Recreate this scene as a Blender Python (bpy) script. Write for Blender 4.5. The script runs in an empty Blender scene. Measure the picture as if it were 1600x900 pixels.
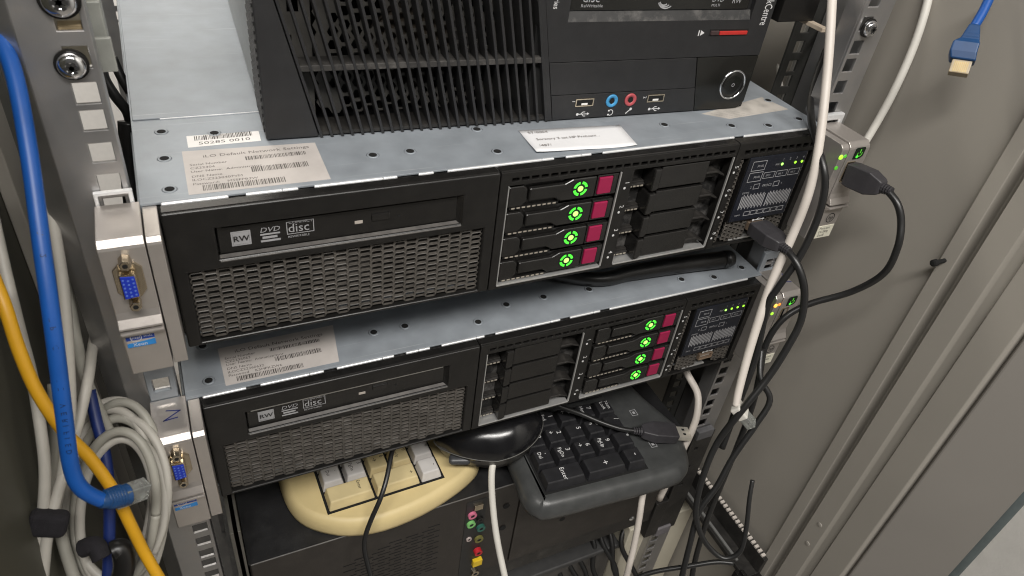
import bpy, bmesh, math, random
from mathutils import Vector, Matrix

S = 0.001                      # everything below is written in millimetres
random.seed(7)
scene = bpy.context.scene
COL = scene.collection

# ------------------------------------------------------------------ camera
F = 1121.76                    # focal length in photo pixels (1600 wide)
CAM = Vector((-202.484, -339.646, 195.226))
RX = Vector((0.90359551, -0.41300266, 0.11377147))
RY = Vector((-0.17378938, -0.59615441, -0.78383491))
RZ = Vector((0.39155127, 0.68849743, -0.61045793))

def ray(u, v):
    return RX * ((u - 800) / F) + RY * ((v - 450) / F) + RZ

def px(u, v, x=None, y=None, z=None, d=None):
    """a photo pixel -> the point (mm) where its line of sight meets a plane, or lies d mm deep"""
    r = ray(u, v)
    if d is not None: t = d
    elif x is not None: t = (x - CAM.x) / r.x
    elif y is not None: t = (y - CAM.y) / r.y
    else: t = (z - CAM.z) / r.z
    return CAM + r * t

cd = bpy.data.cameras.new('camera')
cd.sensor_fit = 'HORIZONTAL'; cd.sensor_width = 36; cd.lens = 36 * F / 1600
cd.clip_start = 0.01; cd.clip_end = 50
cd.dof.use_dof = True; cd.dof.focus_distance = 0.52; cd.dof.aperture_fstop = 20.0
cam = bpy.data.objects.new('camera', cd); COL.objects.link(cam)
m = Matrix((RX, -RY, -RZ)).transposed().to_4x4(); m.translation = CAM * S
cam.matrix_world = m
scene.camera = cam

# ------------------------------------------------------------------ light
world = bpy.data.worlds.new('World'); scene.world = world; world.use_nodes = True
bg = world.node_tree.nodes['Background']
bg.inputs[0].default_value = (1.0, 0.95, 0.88, 1); bg.inputs[1].default_value = 0.09

def lamp(name, loc, target, sx, sy, power, col=(1, .95, .87)):
    l = bpy.data.lights.new(name, 'AREA'); l.shape = 'RECTANGLE'; l.size = sx; l.size_y = sy
    l.energy = power; l.color = col
    o = bpy.data.objects.new(name, l); COL.objects.link(o)
    o.location = loc
    o.rotation_euler = (Vector(target) - Vector(loc)).to_track_quat('-Z', 'Y').to_euler()
    return o
lamp('ceiling_light', (-0.38, -0.95, 1.30), (0.0, 0.0, -0.12), 1.6, 0.22, 43, (1, .965, .92))
lamp('wall_fill', (-0.55, 0.75, 0.85), (-0.5, 1.15, -0.35), 0.8, 0.2, 12)  # added fill lamp, out of view, whitens the wall behind the rack

scene.view_settings.view_transform = 'Standard'; scene.view_settings.look = 'None'
scene.view_settings.exposure = 0; scene.view_settings.gamma = 1
scene.view_settings.use_curve_mapping = False
scene.render.engine = 'CYCLES'; scene.cycles.filter_width = 1.1

# ------------------------------------------------------------------ materials
def M(name, col, rough=.5, metal=0., var=.12, scale=120., bump=0., bscale=900., spec=.5, dust=0.,
      dcol=(.30, .28, .25), emit=None, estr=0., trans=0., streak=None, rvar=0., scr=0.):
    m = bpy.data.materials.new(name); m.use_nodes = True
    nt = m.node_tree; b = nt.nodes['Principled BSDF']; L = nt.links.new
    N = nt.nodes.new
    tc = N('ShaderNodeTexCoord'); src = tc.outputs['Object']
    if streak:
        mp = N('ShaderNodeMapping'); mp.inputs['Scale'].default_value = streak; L(src, mp.inputs[0]); src = mp.outputs[0]
    nz = N('ShaderNodeTexNoise'); nz.inputs['Scale'].default_value = scale; nz.inputs['Detail'].default_value = 5
    L(src, nz.inputs['Vector'])
    mr = N('ShaderNodeMapRange'); mr.inputs[1].default_value = .3; mr.inputs[2].default_value = .7
    mr.inputs[3].default_value = 1 - var; mr.inputs[4].default_value = 1 + var
    L(nz.outputs[0], mr.inputs[0])
    mx = N('ShaderNodeMix'); mx.data_type = 'RGBA'; mx.blend_type = 'MULTIPLY'; mx.inputs[0].default_value = 1
    mx.inputs[6].default_value = (*col, 1); L(mr.outputs[0], mx.inputs[7])
    out = mx.outputs[2]
    if dust > 0:
        n2 = N('ShaderNodeTexNoise'); n2.inputs['Scale'].default_value = 45; n2.inputs['Detail'].default_value = 9
        n2.inputs['Roughness'].default_value = .75; L(tc.outputs['Object'], n2.inputs['Vector'])
        r2 = N('ShaderNodeMapRange'); r2.inputs[1].default_value = .48; r2.inputs[2].default_value = .8
        r2.inputs[4].default_value = dust; L(n2.outputs[0], r2.inputs[0])
        md = N('ShaderNodeMix'); md.data_type = 'RGBA'; md.inputs[7].default_value = (*dcol, 1)
        L(r2.outputs[0], md.inputs[0]); L(out, md.inputs[6]); out = md.outputs[2]
    if scr > 0:
        for an, th in ((.5, .70), (-1.1, .72)):
            mp2 = N('ShaderNodeMapping'); mp2.inputs['Rotation'].default_value = (0, 0, an); mp2.inputs['Scale'].default_value = (9, 900, 9)
            L(tc.outputs['Object'], mp2.inputs[0])
            n4 = N('ShaderNodeTexNoise'); n4.inputs['Scale'].default_value = 1; n4.inputs['Detail'].default_value = 2; L(mp2.outputs[0], n4.inputs['Vector'])
            r4 = N('ShaderNodeMapRange'); r4.inputs[1].default_value = th; r4.inputs[2].default_value = th + .06; r4.inputs[4].default_value = scr
            L(n4.outputs[0], r4.inputs[0])
            m4 = N('ShaderNodeMix'); m4.data_type = 'RGBA'; m4.inputs[7].default_value = (.8, .8, .8, 1)
            L(r4.outputs[0], m4.inputs[0]); L(out, m4.inputs[6]); out = m4.outputs[2]
    L(out, b.inputs['Base Color'])
    b.inputs['Roughness'].default_value = rough; b.inputs['Metallic'].default_value = metal
    b.inputs['Specular IOR Level'].default_value = spec
    if rvar:
        m3 = N('ShaderNodeMapRange'); m3.inputs[1].default_value = .3; m3.inputs[2].default_value = .7
        m3.inputs[3].default_value = rough - rvar; m3.inputs[4].default_value = rough + rvar
        L(nz.outputs[0], m3.inputs[0]); L(m3.outputs[0], b.inputs['Roughness'])
    if bump:
        n3 = N('ShaderNodeTexNoise'); n3.inputs['Scale'].default_value = bscale; n3.inputs['Detail'].default_value = 3
        L(src, n3.inputs['Vector'])
        bp = N('ShaderNodeBump'); bp.inputs['Strength'].default_value = bump; bp.inputs['Distance'].default_value = .0004
        L(n3.outputs[0], bp.inputs['Height']); L(bp.outputs[0], b.inputs['Normal'])
    if emit:
        b.inputs['Emission Color'].default_value = (*emit, 1); b.inputs['Emission Strength'].default_value = estr
    if trans: b.inputs['Transmission Weight'].default_value = trans
    return m

galv = M('galvanised_steel', (.315, .345, .378), .50, .32, .10, 60, .06, 700, dust=.06, dcol=(.42, .41, .39), rvar=.04, scr=.35)
galv_rail = M('zinc_plated_rail', (.46, .455, .455), .42, .85, .13, 45, .08, 600, dust=.5, dcol=(.40, .345, .29), rvar=.06)  # tan blotches in the dust tint paint in the rail's warm reflection
lipmat = M('bright_steel_glint', (.88, .89, .90), .34, .5, .05)  # near-white steel; light caught by the lid edges is in the colour
blk = M('black_plastic', (.010, .0095, .009), .34, 0, .2, 150, .12, 4500, dust=.018, spec=.45)
blk_sat = M('black_satin_plastic', (.010, .0095, .009), .22, 0, .2, 150, .08, 4500, dust=.025, spec=.6)
blk_dusty = M('dusty_black_plastic', (.017, .0155, .014), .55, 0, .25, 150, .3, 3500, dust=.22, dcol=(.20, .185, .165))
mesh_m = M('vent_mesh_metal', (.075, .068, .060), .5, .1, .25, 200, .2, 3000, dust=.55, dcol=(.17, .155, .14))
inner = M('dusty_interior', (.010, .0095, .009), .8, 0, .3, 90, 0, dust=.9, dcol=(.22, .21, .20))
dark = M('dark_void', (.004, .004, .004), .9, 0, .1)
silver = M('silver_paint', (.50, .465, .435), .31, .65, .04, 90, .12, 5000, dust=.05)
trim = M('bright_trim', (.62, .62, .61), .35, .7, .06)
nickel = M('nickel', (.58, .50, .38), .25, 1., .08)
chrome = M('chrome', (.75, .76, .78), .12, 1., .05)
vga_blue = M('connector_blue', (.010, .035, .42), .4, 0, .05)
vga_pin = M('connector_hole', (.10, .18, .60), .5, 0, .05)
magenta = M('magenta_latch', (.30, .010, .060), .45, 0, .06)
green = M('green_led', (.03, .5, .03), .4, emit=(.10, 1., .05), estr=1.0)
green_core = M('green_led_core', (.3, .8, .2), .4, emit=(.40, 1., .12), estr=1.7)
green_dim = M('green_led_dim', (.03, .3, .02), .4, emit=(.2, .8, .05), estr=.45)
lime = M('lime_led', (.3, .8, .05), .4, emit=(.40, .95, .04), estr=1.2)
orange = M('amber_led', (.9, .5, .1), .4, emit=(1., .42, .06), estr=1.6)
label_m = M('paper_label', (.50, .465, .44), .55, 0, .07, 60, dust=.25, dcol=(.33, .29, .25))
label_w = M('white_label', (.78, .76, .74), .5, 0, .03, 60)
label_c = M('cream_label', (.70, .68, .56), .45, 0, .04)
paper = M('white_paper', (.74, .74, .75), .7, 0, .03, 40)
ink = M('label_ink', (.07, .06, .055), .7, 0, .2)
ink_faint = M('faded_ink', (.22, .20, .19), .7, 0, .25)
print_g = M('grey_print', (.34, .34, .35), .6, 0, .12)
print_w = M('white_print', (.62, .62, .62), .6, 0, .1)
pen = M('blue_pen', (.018, .03, .16), .5)
board = M('panel_film', (.011, .013, .020), .35, 0, .1)
sticker_d = M('sticker_blue', (.012, .05, .30), .35, 0, .05)
sticker_l = M('sticker_light_blue', (.03, .24, .62), .35, 0, .08)
paint = M('grey_cabinet_paint', (.33, .308, .272), .5, 0, .04, 8, .10, 1500, spec=.35)
seal = M('door_seal', (.07, .085, .085), .6, 0, .1)
wallm = M('white_plaster', (.72, .71, .68), .85, 0, .05, 30, .9, 260)
tile = M('light_tile', (.62, .60, .54), .45, 0, .04, 20)
grout = M('grout', (.35, .33, .30), .9, 0, .1)
cab_blue = M('blue_cable_jacket', (.006, .075, .32), .42, 0, .10, 60)
cab_navy = M('navy_cable_jacket', (.006, .020, .12), .45, 0, .1, 60)
boot_blue = M('blue_plug_boot', (.006, .045, .14), .45, 0, .1)
cab_yel = M('yellow_cable_jacket', (.62, .32, .012), .45, 0, .06, 60)
cab_gry = M('grey_cable_jacket', (.45, .43, .385), .5, 0, .08, 60, dust=.12)
cab_gry2 = M('dull_grey_cable_jacket', (.32, .31, .27), .5, 0, .1, 60, dust=.12)
cab_wht = M('white_cable_jacket', (.60, .55, .50), .45, 0, .06, 50, dust=.12, dcol=(.45, .36, .28))
cab_ivo = M('ivory_cable_jacket', (.62, .60, .55), .45, 0, .05, 50)
cab_blk = M('black_cable_jacket', (.014, .014, .014), .36, 0, .1, 60)
usb_grey = M('dark_grey_plug', (.040, .038, .042), .45, 0, .1, 200, .3, 3000)
clear = M('clear_plug', (.36, .37, .35), .12, 0, .25, 200, trans=.6)
gold = M('gold_contacts', (.32, .24, .11), .4, .8, .2)
beige = M('yellowed_plastic', (.62, .50, .255), .5, 0, .06, 35, .15, 4000, dust=.10, dcol=(.42, .31, .15))
beige_key = M('yellowed_key', (.60, .495, .27), .5, 0, .06, 60, .15, 4000)
white_key = M('grey_white_key', (.55, .53, .51), .5, 0, .04, 60, .15, 4000)
kb_blk = M('keyboard_black', (.050, .052, .052), .32, 0, .15, 90, .12, 3000, dust=.14, dcol=(.11, .108, .10))
key_blk = M('keycap_black', (.016, .016, .018), .42, 0, .2, 150, .3, 3500, dust=.10, dcol=(.09, .088, .08))
mouse_m = M('glossy_black_shell', (.008, .008, .009), .20, 0, .1, 100, .05, 2500, rvar=.05)
mouse_g = M('mouse_side_grey', (.10, .098, .09), .4, 0, .1)
case_brn = M('black_painted_case', (.026, .022, .019), .48, .0, .12, 60, .2, 2500, dust=.06)
case_metal = M('grey_case_steel', (.32, .33, .33), .45, .6, .08)
fan_metal = M('dark_grille_metal', (.17, .163, .15), .55, .3, .2, 120, dust=.25, dcol=(.16, .145, .12))
tc_blk = M('matte_charcoal_plastic', (.017, .017, .018), .5, 0, .12, 120, .3, 3500, dust=.02)
tc_gloss = M('glossy_black_panel', (.010, .010, .009), .18, 0, .1)
jack_blue = M('jack_blue', (.05, .27, .52), .4)
jack_pink = M('jack_red', (.42, .075, .085), .4)
jack_green = M('jack_green', (.20, .50, .16), .4)
jack_rose = M('jack_rose', (.60, .16, .26), .4)
jack_dgreen = M('jack_teal', (.03, .13, .10), .4)
rca_yel = M('socket_yellow', (.70, .48, .02), .4)
rca_red = M('socket_red', (.50, .02, .03), .4)
red = M('red_lever', (.45, .025, .02), .35)
red_dk = M('lever_end', (.05, .03, .03), .4)
rust = M('copper_brown', (.20, .075, .035), .6, .2, .3)
shelf_m = M('black_powder_coat', (.018, .017, .016), .42, .0, .15, 70, .4, 1600, dust=.12)
velcro = M('black_velcro', (.010, .009, .012), .9, 0, .3, 400, .8, 2500)

# ------------------------------------------------------------------ mesh helpers
class MB:
    def __init__(s): s.v = []; s.f = []
    def add(s, vs, fs):
        n = len(s.v); s.v += [Vector(a) for a in vs]; s.f += [[i + n for i in f] for f in fs]; return s
    def box(s, x0, x1, y0, y1, z0, z1):
        return s.add([(x0,y0,z0),(x1,y0,z0),(x1,y1,z0),(x0,y1,z0),(x0,y0,z1),(x1,y0,z1),(x1,y1,z1),(x0,y1,z1)],
                     [(0,3,2,1),(4,5,6,7),(0,1,5,4),(1,2,6,5),(2,3,7,6),(3,0,4,7)])
    def prism(s, poly, ax, a0, a1, inset=0.):
        """polygon extruded along ax; poly is (y,z) for x, (x,z) for y, (x,y) for z; inset shrinks the a1 end"""
        n = len(poly); cx = sum(p[0] for p in poly) / n; cy = sum(p[1] for p in poly) / n
        def P(p, a, k):
            p0, p1 = p
            if k:
                dx, dy = cx - p0, cy - p1; l = math.hypot(dx, dy) or 1
                p0 += dx / l * k; p1 += dy / l * k
            return {'x': (a, p0, p1), 'y': (p0, a, p1), 'z': (p0, p1, a)}[ax]
        vs = [P(p, a0, 0) for p in poly] + [P(p, a1, inset) for p in poly]
        return s.add(vs, [list(range(n))[::-1], list(range(n, 2 * n))] + [(i, (i + 1) % n, n + (i + 1) % n, n + i) for i in range(n)])
    def cyl(s, c0, c1, r0, r1=None, n=20, cap=True):
        r1 = r0 if r1 is None else r1
        c0 = Vector(c0); c1 = Vector(c1); d = (c1 - c0).normalized()
        a = d.orthogonal().normalized(); b = d.cross(a)
        vs = []
        for c, r in ((c0, r0), (c1, r1)):
            vs += [c + (a * math.cos(t) + b * math.sin(t)) * r for t in [2 * math.pi * i / n for i in range(n)]]
        fs = [(i, (i + 1) % n, n + (i + 1) % n, n + i) for i in range(n)]
        if cap: fs += [list(range(n))[::-1], list(range(n, 2 * n))]
        return s.add(vs, fs)
    def lathe(s, c, ax, prof, n=20):
        """prof = [(distance along ax, radius)...]"""
        c = Vector(c); d = Vector(ax).normalized(); a = d.orthogonal().normalized(); b = d.cross(a)
        vs = []
        for h, r in prof:
            vs += [c + d * h + (a * math.cos(2*math.pi*i/n) + b * math.sin(2*math.pi*i/n)) * r for i in range(n)]
        fs = []
        for k in range(len(prof) - 1):
            for i in range(n):
                j = (i + 1) % n
                fs.append((k*n + i, k*n + j, (k+1)*n + j, (k+1)*n + i))
        fs += [list(range(n))[::-1], list(range((len(prof)-1)*n, len(prof)*n))]
        return s.add(vs, fs)
    def plate(s, x0, x1, z0, z1, y0, y1, holes):
        """plate in xz between y0 (front) and y1 with rectangular holes (x0,x1,z0,z1)"""
        xs = sorted({round(a, 4) for a in [x0, x1] + [h[i] for h in holes for i in (0, 1)]})
        zs = sorted({round(a, 4) for a in [z0, z1] + [h[i] for h in holes for i in (2, 3)]})
        nx, nz = len(xs) - 1, len(zs) - 1
        def solid(i, j):
            if i < 0 or j < 0 or i >= nx or j >= nz: return False
            cx = (xs[i] + xs[i+1]) / 2; cz = (zs[j] + zs[j+1]) / 2
            return not any(h[0] < cx < h[1] and h[2] < cz < h[3] for h in holes)
        idx = {}; vs = []; fs = []
        def V(i, j, k):
            if (i, j, k) not in idx: idx[(i, j, k)] = len(vs); vs.append((xs[i], (y0, y1)[k], zs[j]))
            return idx[(i, j, k)]
        for i in range(nx):
            for j in range(nz):
                if not solid(i, j): continue
                fs.append((V(i,j,0), V(i+1,j,0), V(i+1,j+1,0), V(i,j+1,0)))
                fs.append((V(i,j,1), V(i,j+1,1), V(i+1,j+1,1), V(i+1,j,1)))
                if not solid(i-1, j): fs.append((V(i,j,0), V(i,j+1,0), V(i,j+1,1), V(i,j,1)))
                if not solid(i+1, j): fs.append((V(i+1,j,0), V(i+1,j,1), V(i+1,j+1,1), V(i+1,j+1,0)))
                if not solid(i, j-1): fs.append((V(i,j,0), V(i,j,1), V(i+1,j,1), V(i+1,j,0)))
                if not solid(i, j+1): fs.append((V(i,j+1,0), V(i+1,j+1,0), V(i+1,j+1,1), V(i,j+1,1)))
        return s.add(vs, fs)
    def hexmesh(s, x0, x1, z0, z1, y, px_, pz, wall, depth=1.6, jit=0.):
        """perforated sheet: columns of flattened hexagonal holes, every second column half a pitch lower"""
        nx = int((x1 - x0) / px_); nz = int((z1 - z0) / pz)
        e = px_ * .09
        for i in range(nx):
            for j in range(nz + 1):
                cx = x0 + (i + .5) * px_; cz = z1 - (j + (.5 if i % 2 else 0.)) * pz
                if cz - pz * .5 < z0 - .4 or cz + pz * .5 > z1 + pz * .51: continue
                hw = px_ * .5; hh = pz * .5
                o = [(-hw-e, 0), (-hw+e, -hh), (hw-e, -hh), (hw+e, 0), (hw-e, hh), (-hw+e, hh)]
                q = [(-hw-e+wall*1.3, 0), (-hw+e+wall*.5, -hh+wall*.55), (hw-e-wall*.5, -hh+wall*.55), (hw+e-wall*1.3, 0),
                     (hw-e-wall*.5, hh-wall*.55), (-hw+e+wall*.5, hh-wall*.55)]
                dy = random.uniform(-jit, jit)
                vs = [(cx+a, y, cz+b) for a, b in o] + [(cx+a, y-.25+dy, cz+b) for a, b in q] + [(cx+a, y+depth, cz+b) for a, b in q]
                fs = []
                for k in range(6):
                    l = (k + 1) % 6
                    fs.append((k, l, 6+l, 6+k)); fs.append((6+k, 6+l, 12+l, 12+k))
                s.add(vs, fs)
        return s
    def tube(s, pts, r, n=12, sub=6):
        pts = [Vector(p) for p in pts]; k = len(pts)
        rs = r if isinstance(r, (list, tuple)) else [r] * k
        out = []; orr = []
        for i in range(k - 1):
            p0 = pts[max(i-1, 0)]; p1 = pts[i]; p2 = pts[i+1]; p3 = pts[min(i+2, k-1)]
            for q in range(sub):
                t = q / sub
                out.append(.5 * ((2*p1) + (p2-p0)*t + (2*p0-5*p1+4*p2-p3)*t*t + (-p0+3*p1-3*p2+p3)*t**3))
                orr.append(rs[i] + (rs[i+1] - rs[i]) * t)
        out.append(pts[-1]); orr.append(rs[-1])
        nrm = None; vs = []
        for i, p in enumerate(out):
            d = (out[min(i+1, len(out)-1)] - out[max(i-1, 0)]).normalized()
            if nrm is None: nrm = d.orthogonal().normalized()
            nrm = (nrm - d * nrm.dot(d)).normalized(); b = d.cross(nrm)
            vs += [p + (nrm * math.cos(2*math.pi*a/n) + b * math.sin(2*math.pi*a/n)) * orr[i] for a in range(n)]
        fs = []
        for i in range(len(out) - 1):
            for a in range(n):
                c = (a + 1) % n
                fs.append((i*n+a, i*n+c, (i+1)*n+c, (i+1)*n+a))
        fs += [list(range(n))[::-1], list(range((len(out)-1)*n, len(out)*n))]
        return s.add(vs, fs)
    def quad(s, *p): return s.add(p, [tuple(range(len(p)))])
    def obox(s, c, ax, ay, az, hx, hy, hz):
        """box about c with half sizes along three unit axes"""
        c = Vector(c); vs = []
        for k in (-1, 1):
            for a, b in ((-1,-1),(1,-1),(1,1),(-1,1)):
                vs.append(c + ax*a*hx + ay*b*hy + az*k*hz)
        return s.add(vs, [(0,3,2,1),(4,5,6,7),(0,1,5,4),(1,2,6,5),(2,3,7,6),(3,0,4,7)])
    def text(s, body, size, o, xd, yd, align='L', sx=1., shear=0.):
        vs, fs, w = glyphs(body)
        o = Vector(o); xd = Vector(xd); yd = Vector(yd)
        off = {'L': 0, 'C': -w / 2, 'R': -w}[align]
        return s.add([o + xd * ((a + off + b * shear) * size * sx) + yd * (b * size) for a, b in vs], fs)
    def frame(s, x0, x1, z0, z1, y, w=.35):
        for a in ((x0,x1,z0,z0+w), (x0,x1,z1-w,z1), (x0,x0+w,z0+w,z1-w), (x1-w,x1,z0+w,z1-w)):
            s.quad((a[0],y,a[2]), (a[1],y,a[2]), (a[1],y,a[3]), (a[0],y,a[3]))
        return s

GL = {}
def glyphs(body):
    if body not in GL:
        cu = bpy.data.curves.new('t', 'FONT'); cu.body = body; cu.size = 1; cu.resolution_u = 2
        ob = bpy.data.objects.new('t', cu)
        me = bpy.data.meshes.new_from_object(ob)
        vs = [(v.co.x, v.co.y) for v in me.vertices]; fs = [list(p.vertices) for p in me.polygons]
        w = max([a for a, b in vs] or [0])
        GL[body] = (vs, fs, w)
        bpy.data.objects.remove(ob); bpy.data.curves.remove(cu); bpy.data.meshes.remove(me)
    return GL[body]

DO = {}     # design-space origin of every object
def mesh_of(name, mb, mat, off, smooth=False, flip=True):
    me = bpy.data.meshes.new(name)
    me.from_pydata([tuple((v - off) * S) for v in mb.v], [], mb.f)
    if flip:
        bm = bmesh.new(); bm.from_mesh(me); bmesh.ops.recalc_face_normals(bm, faces=bm.faces); bm.to_mesh(me); bm.free()
    if smooth: me.polygons.foreach_set('use_smooth', [True] * len(me.polygons))
    me.materials.append(mat); me.update()
    return me
def obj(name, mb, mat, parent=None, at=None, smooth=False, bev=0., seg=2, mesh=None, flip=True):
    do = DO[parent.name] if parent else Vector((0, 0, 0))
    if mesh is None:
        mesh = mesh_of(name, mb, mat, do if at is None else Vector((0, 0, 0)), smooth, flip)
    o = bpy.data.objects.new(name, mesh); COL.objects.link(o)
    if parent: o.parent = parent
    if at is not None: o.location = (Vector(at) - do) * S; DO[o.name] = Vector((0, 0, 0))
    else: DO[o.name] = do
    if bev:
        md = o.modifiers.new('bevel', 'BEVEL'); md.width = bev * S; md.segments = seg; md.limit_method = 'ANGLE'
        md.angle_limit = math.radians(35); md.use_clamp_overlap = True
        if smooth is False and seg > 1: md.harden_normals = False
    return o
def tag(o, label, cat, group=None, kind=None):
    if label: o['label'] = label
    if cat: o['category'] = cat
    if group: o['group'] = group
    if kind: o['kind'] = kind
    return o
def thing(name, label, cat, origin, world=None, rotz=0., group=None):
    """an Empty at the thing's base; origin is its base in the coordinates its parts are written in"""
    o = bpy.data.objects.new(name, None); COL.objects.link(o); o.empty_display_size = .02
    o.location = Vector(world if world is not None else origin) * S; o.rotation_euler = (0, 0, rotz)
    DO[o.name] = Vector(origin)
    return tag(o, label, cat, group)
def copy_tree(o, parent, at):
    c = o.copy(); COL.objects.link(c); c.parent = parent
    c.location = (Vector(at) - DO[parent.name]) * S; DO[c.name] = Vector((0, 0, 0))
    def kids(a, b):
        for ch in [k for k in bpy.data.objects if k.parent == a]:
            d = ch.copy(); COL.objects.link(d); d.parent = b; kids(ch, d)
    kids(o, c)
    return c
X_, Y_, Z_ = Vector((1, 0, 0)), Vector((0, 1, 0)), Vector((0, 0, 1))

def barcode(mb, o, xd, yd, w, h, seed):
    r = random.Random(seed); x = 0
    o = Vector(o); xd = Vector(xd); yd = Vector(yd)
    while x < w:
        b = r.choice((.28, .28, .5, .75)); g = r.choice((.3, .35, .55))
        mb.quad(o + xd*x, o + xd*min(x+b, w), o + xd*min(x+b, w) + yd*h, o + xd*x + yd*h); x += b + g
    return mb

# ================================================================== the setting
def struct(name, mb, mat, **k):
    o = obj(name, mb, mat, **k); o['kind'] = 'structure'; return o
struct('wall_back', MB().box(-2500, 2500, 1150, 1200, -1300, 1800), M('wall_paint', (.80, .78, .75), .8, 0, .03))
struct('wall_right', MB().box(760, 800, -2000, 1150, -1300, 1800), wallm)
fl = struct('floor', MB().box(-2500, 2500, -2500, 1150, -1240, -1200), grout)

# ---------------------------------------------------------------- rack cabinet
rack = thing('rack_cabinet', 'grey painted rack cabinet with galvanised mounting rails around the servers', 'rack', (0, 0, -1195))
HZ = []
for u in range(-16, 5):
    for d in (6.35, 22.225, 38.1): HZ.append(u * 44.45 + d)
def rail(side):
    mb = MB()
    xi, xo, xs = side * 225.3, side * 252.0, side * 262.0
    holes = [(side*232.55 - 4.75, side*232.55 + 4.75, z - 4.75, z + 4.75) for z in HZ]
    mb.plate(min(xi, xo), max(xi, xo), -715, 210, 0, 2, holes)
    # outer chamfer and the return flange
    mb.prism([(xo, 0), (xs, 8.5), (xs, 60), (xs - side*2, 60), (xs - side*2, 9.5), (xo, 2)], 'z', -715, 210)
    mb.box(min(xi, xi + side*1.6), max(xi, xi + side*1.6), 2, 16, -715, 210)
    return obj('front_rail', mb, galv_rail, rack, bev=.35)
rl, rr = rail(-1), rail(1)
def screw(parent, p, r=6.6):
    p = Vector(p); mb = MB().lathe(p, (0, -1, 0), [(0, r), (2.2, r), (3.8, r*.93), (4.8, r*.74), (5.2, r*.45), (5.2, r*.36), (3.4, r*.30), (3.4, .1)], 28)
    o = obj('screw', mb, chrome, parent, smooth=True)
    cr = MB()
    for a in range(3):
        t = a * math.pi / 3
        d = Vector((math.cos(t), 0, math.sin(t))); e = Vector((-math.sin(t), 0, math.cos(t)))
        cr.obox(p + Vector((0, -5.15, 0)), d, e, Y_, r*.5, r*.13, .12)
    obj('drive_recess', cr, M('recess', (.10, .10, .10), .4, .8), parent)
    obj('washer', MB().cyl(p + Vector((0, -1.2, 0)), p, r*1.18, r*1.18, 28), blk, parent, smooth=False)
screw(rl, px(112, 100, y=0), 5.6); screw(rl, px(92, -2, y=0), 6.6)
screw(rr, px(1356, 43, y=0), 5.4)
obj('cage_nut', MB().box(-237, -228, 2.2, 8, 74.5, 79.5), M('brass_clip', (.42, .33, .2), .45, .5), rl, bev=.4)
# slide brackets that hook over the rail
obj('slide_bracket', MB().plate(-240.5, -225.5, -137.5, -100, -3, -.4, [(-237.6, -228.6, -131, -120.5)]), galv, rack, bev=.5)
obj('slide_bracket', MB().plate(-240.6, -224, -9, 3.2, -3.0, -.4, [(-238.8, -226, -8.4, 1.6)]), lipmat, rack, bev=.8)
obj('slide_bracket', MB().plate(-241, -224.8, -152, -138.4, -3.4, -.4, [(-239.4, -226.4, -151, -140)]), galv, rack, bev=.8)
obj('spring_clip', MB().box(-239.3, -226.5, -1.2, -.45, -151, -141), rust, rack)
obj('slide_bracket', MB().plate(223, 244, -12, 3.5, -4.4, -.3, [(226, 240, -10, -1.2)]), lipmat, rack, bev=.8)
obj('slide_bracket', MB().plate(221, 246, -140, -118, -3.6, -.3, [(226, 240, -137, -126)]), galv, rack, bev=.8)
for s in (-1, 1):        # telescopic slides on both sides of the servers
    for zc in (-46, -180):
        obj('slide_rail', MB().box(min(s*223.2, s*225), max(s*223.2, s*225), 18, 620, zc - 22, zc + 22), galv, rack, bev=.4)
# rear post with square holes, right side
rp = MB().plate(250.5, 276, -715, 210, 75, 77, [(262.6 - 4.8, 262.6 + 4.8, z - 4.8, z + 4.8) for z in HZ])
rp.box(276, 278, 55, 77, -715, 210)
obj('rear_post', rp, M('dark_steel_post', (.09, .09, .085), .5, .4, .1), rack, bev=.3)
obj('cable_rod', MB().cyl((288, 95, 210), (288, 95, -300), 3, 3, 12), M('pale_rod', (.42, .41, .38), .5), rack)
# side panels and the frame around the door
fx = 290
prof = [(296, 700), (296, -93), (290, -94.5), (290, -105.5), (303, -106.5), (303, -113.5), (290, -114.5), (290, -132),
        (292.6, -134.5), (292.6, -142), (289, -143.5), (289, -165), (291, -167), (330, -167), (330, 700)]
obj('side_panel', MB().prism(prof, 'z', -1190, 240), paint, rack, bev=.5)
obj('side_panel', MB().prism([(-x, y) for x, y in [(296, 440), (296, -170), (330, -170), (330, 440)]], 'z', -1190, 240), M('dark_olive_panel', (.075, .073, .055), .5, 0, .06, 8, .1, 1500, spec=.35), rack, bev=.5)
obj('frame_post', MB().box(-295.8, -288, 92, 132, -1190, 240), paint, rack, bev=1)
for z in (-268, -287):
    p = px(*((1281, 820) if z == -268 else (1262, 849)), x=289.6)
    obj('panel_rivet', MB().lathe(p, (-1, 0, 0), [(0, 2.6), (.6, 2.2), (.8, .3)], 12), paint, rack)
p = px(1476, 407, x=290)
obj('hinge_pin', MB().lathe(p, (-1, 0, 0), [(0, 1.6), (9, 1.6), (9.2, 2.6), (12.5, 2.6), (13.2, 1.4)], 14), dark, rack)
e = px(1545, 833, x=326)
dv = Vector((e.x - 292, e.y + 170, 0)).normalized(); dn = Vector((-dv.y, dv.x, 0))
if dn.x < 0: dn = -dn
a0 = Vector((292, -170, 0)); a1 = Vector((e.x, e.y, 0))
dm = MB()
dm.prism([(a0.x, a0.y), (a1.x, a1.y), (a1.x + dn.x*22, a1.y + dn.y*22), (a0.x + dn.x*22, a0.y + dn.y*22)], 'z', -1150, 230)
door = obj('door', dm, M('door_shaded_paint', (.23, .215, .195), .5, 0, .04, 8, .1, 1500, spec=.35), rack, bev=1.5)  # cabinet paint darkened to put shade into the door face
sm = MB(); c = a1 + dn * 5
sm.tube([c + dv*1.0 + Vector((0, 0, 230)), c + dv*1.0 + Vector((0, 0, -1150))], 5.5, 14, 2)
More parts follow.
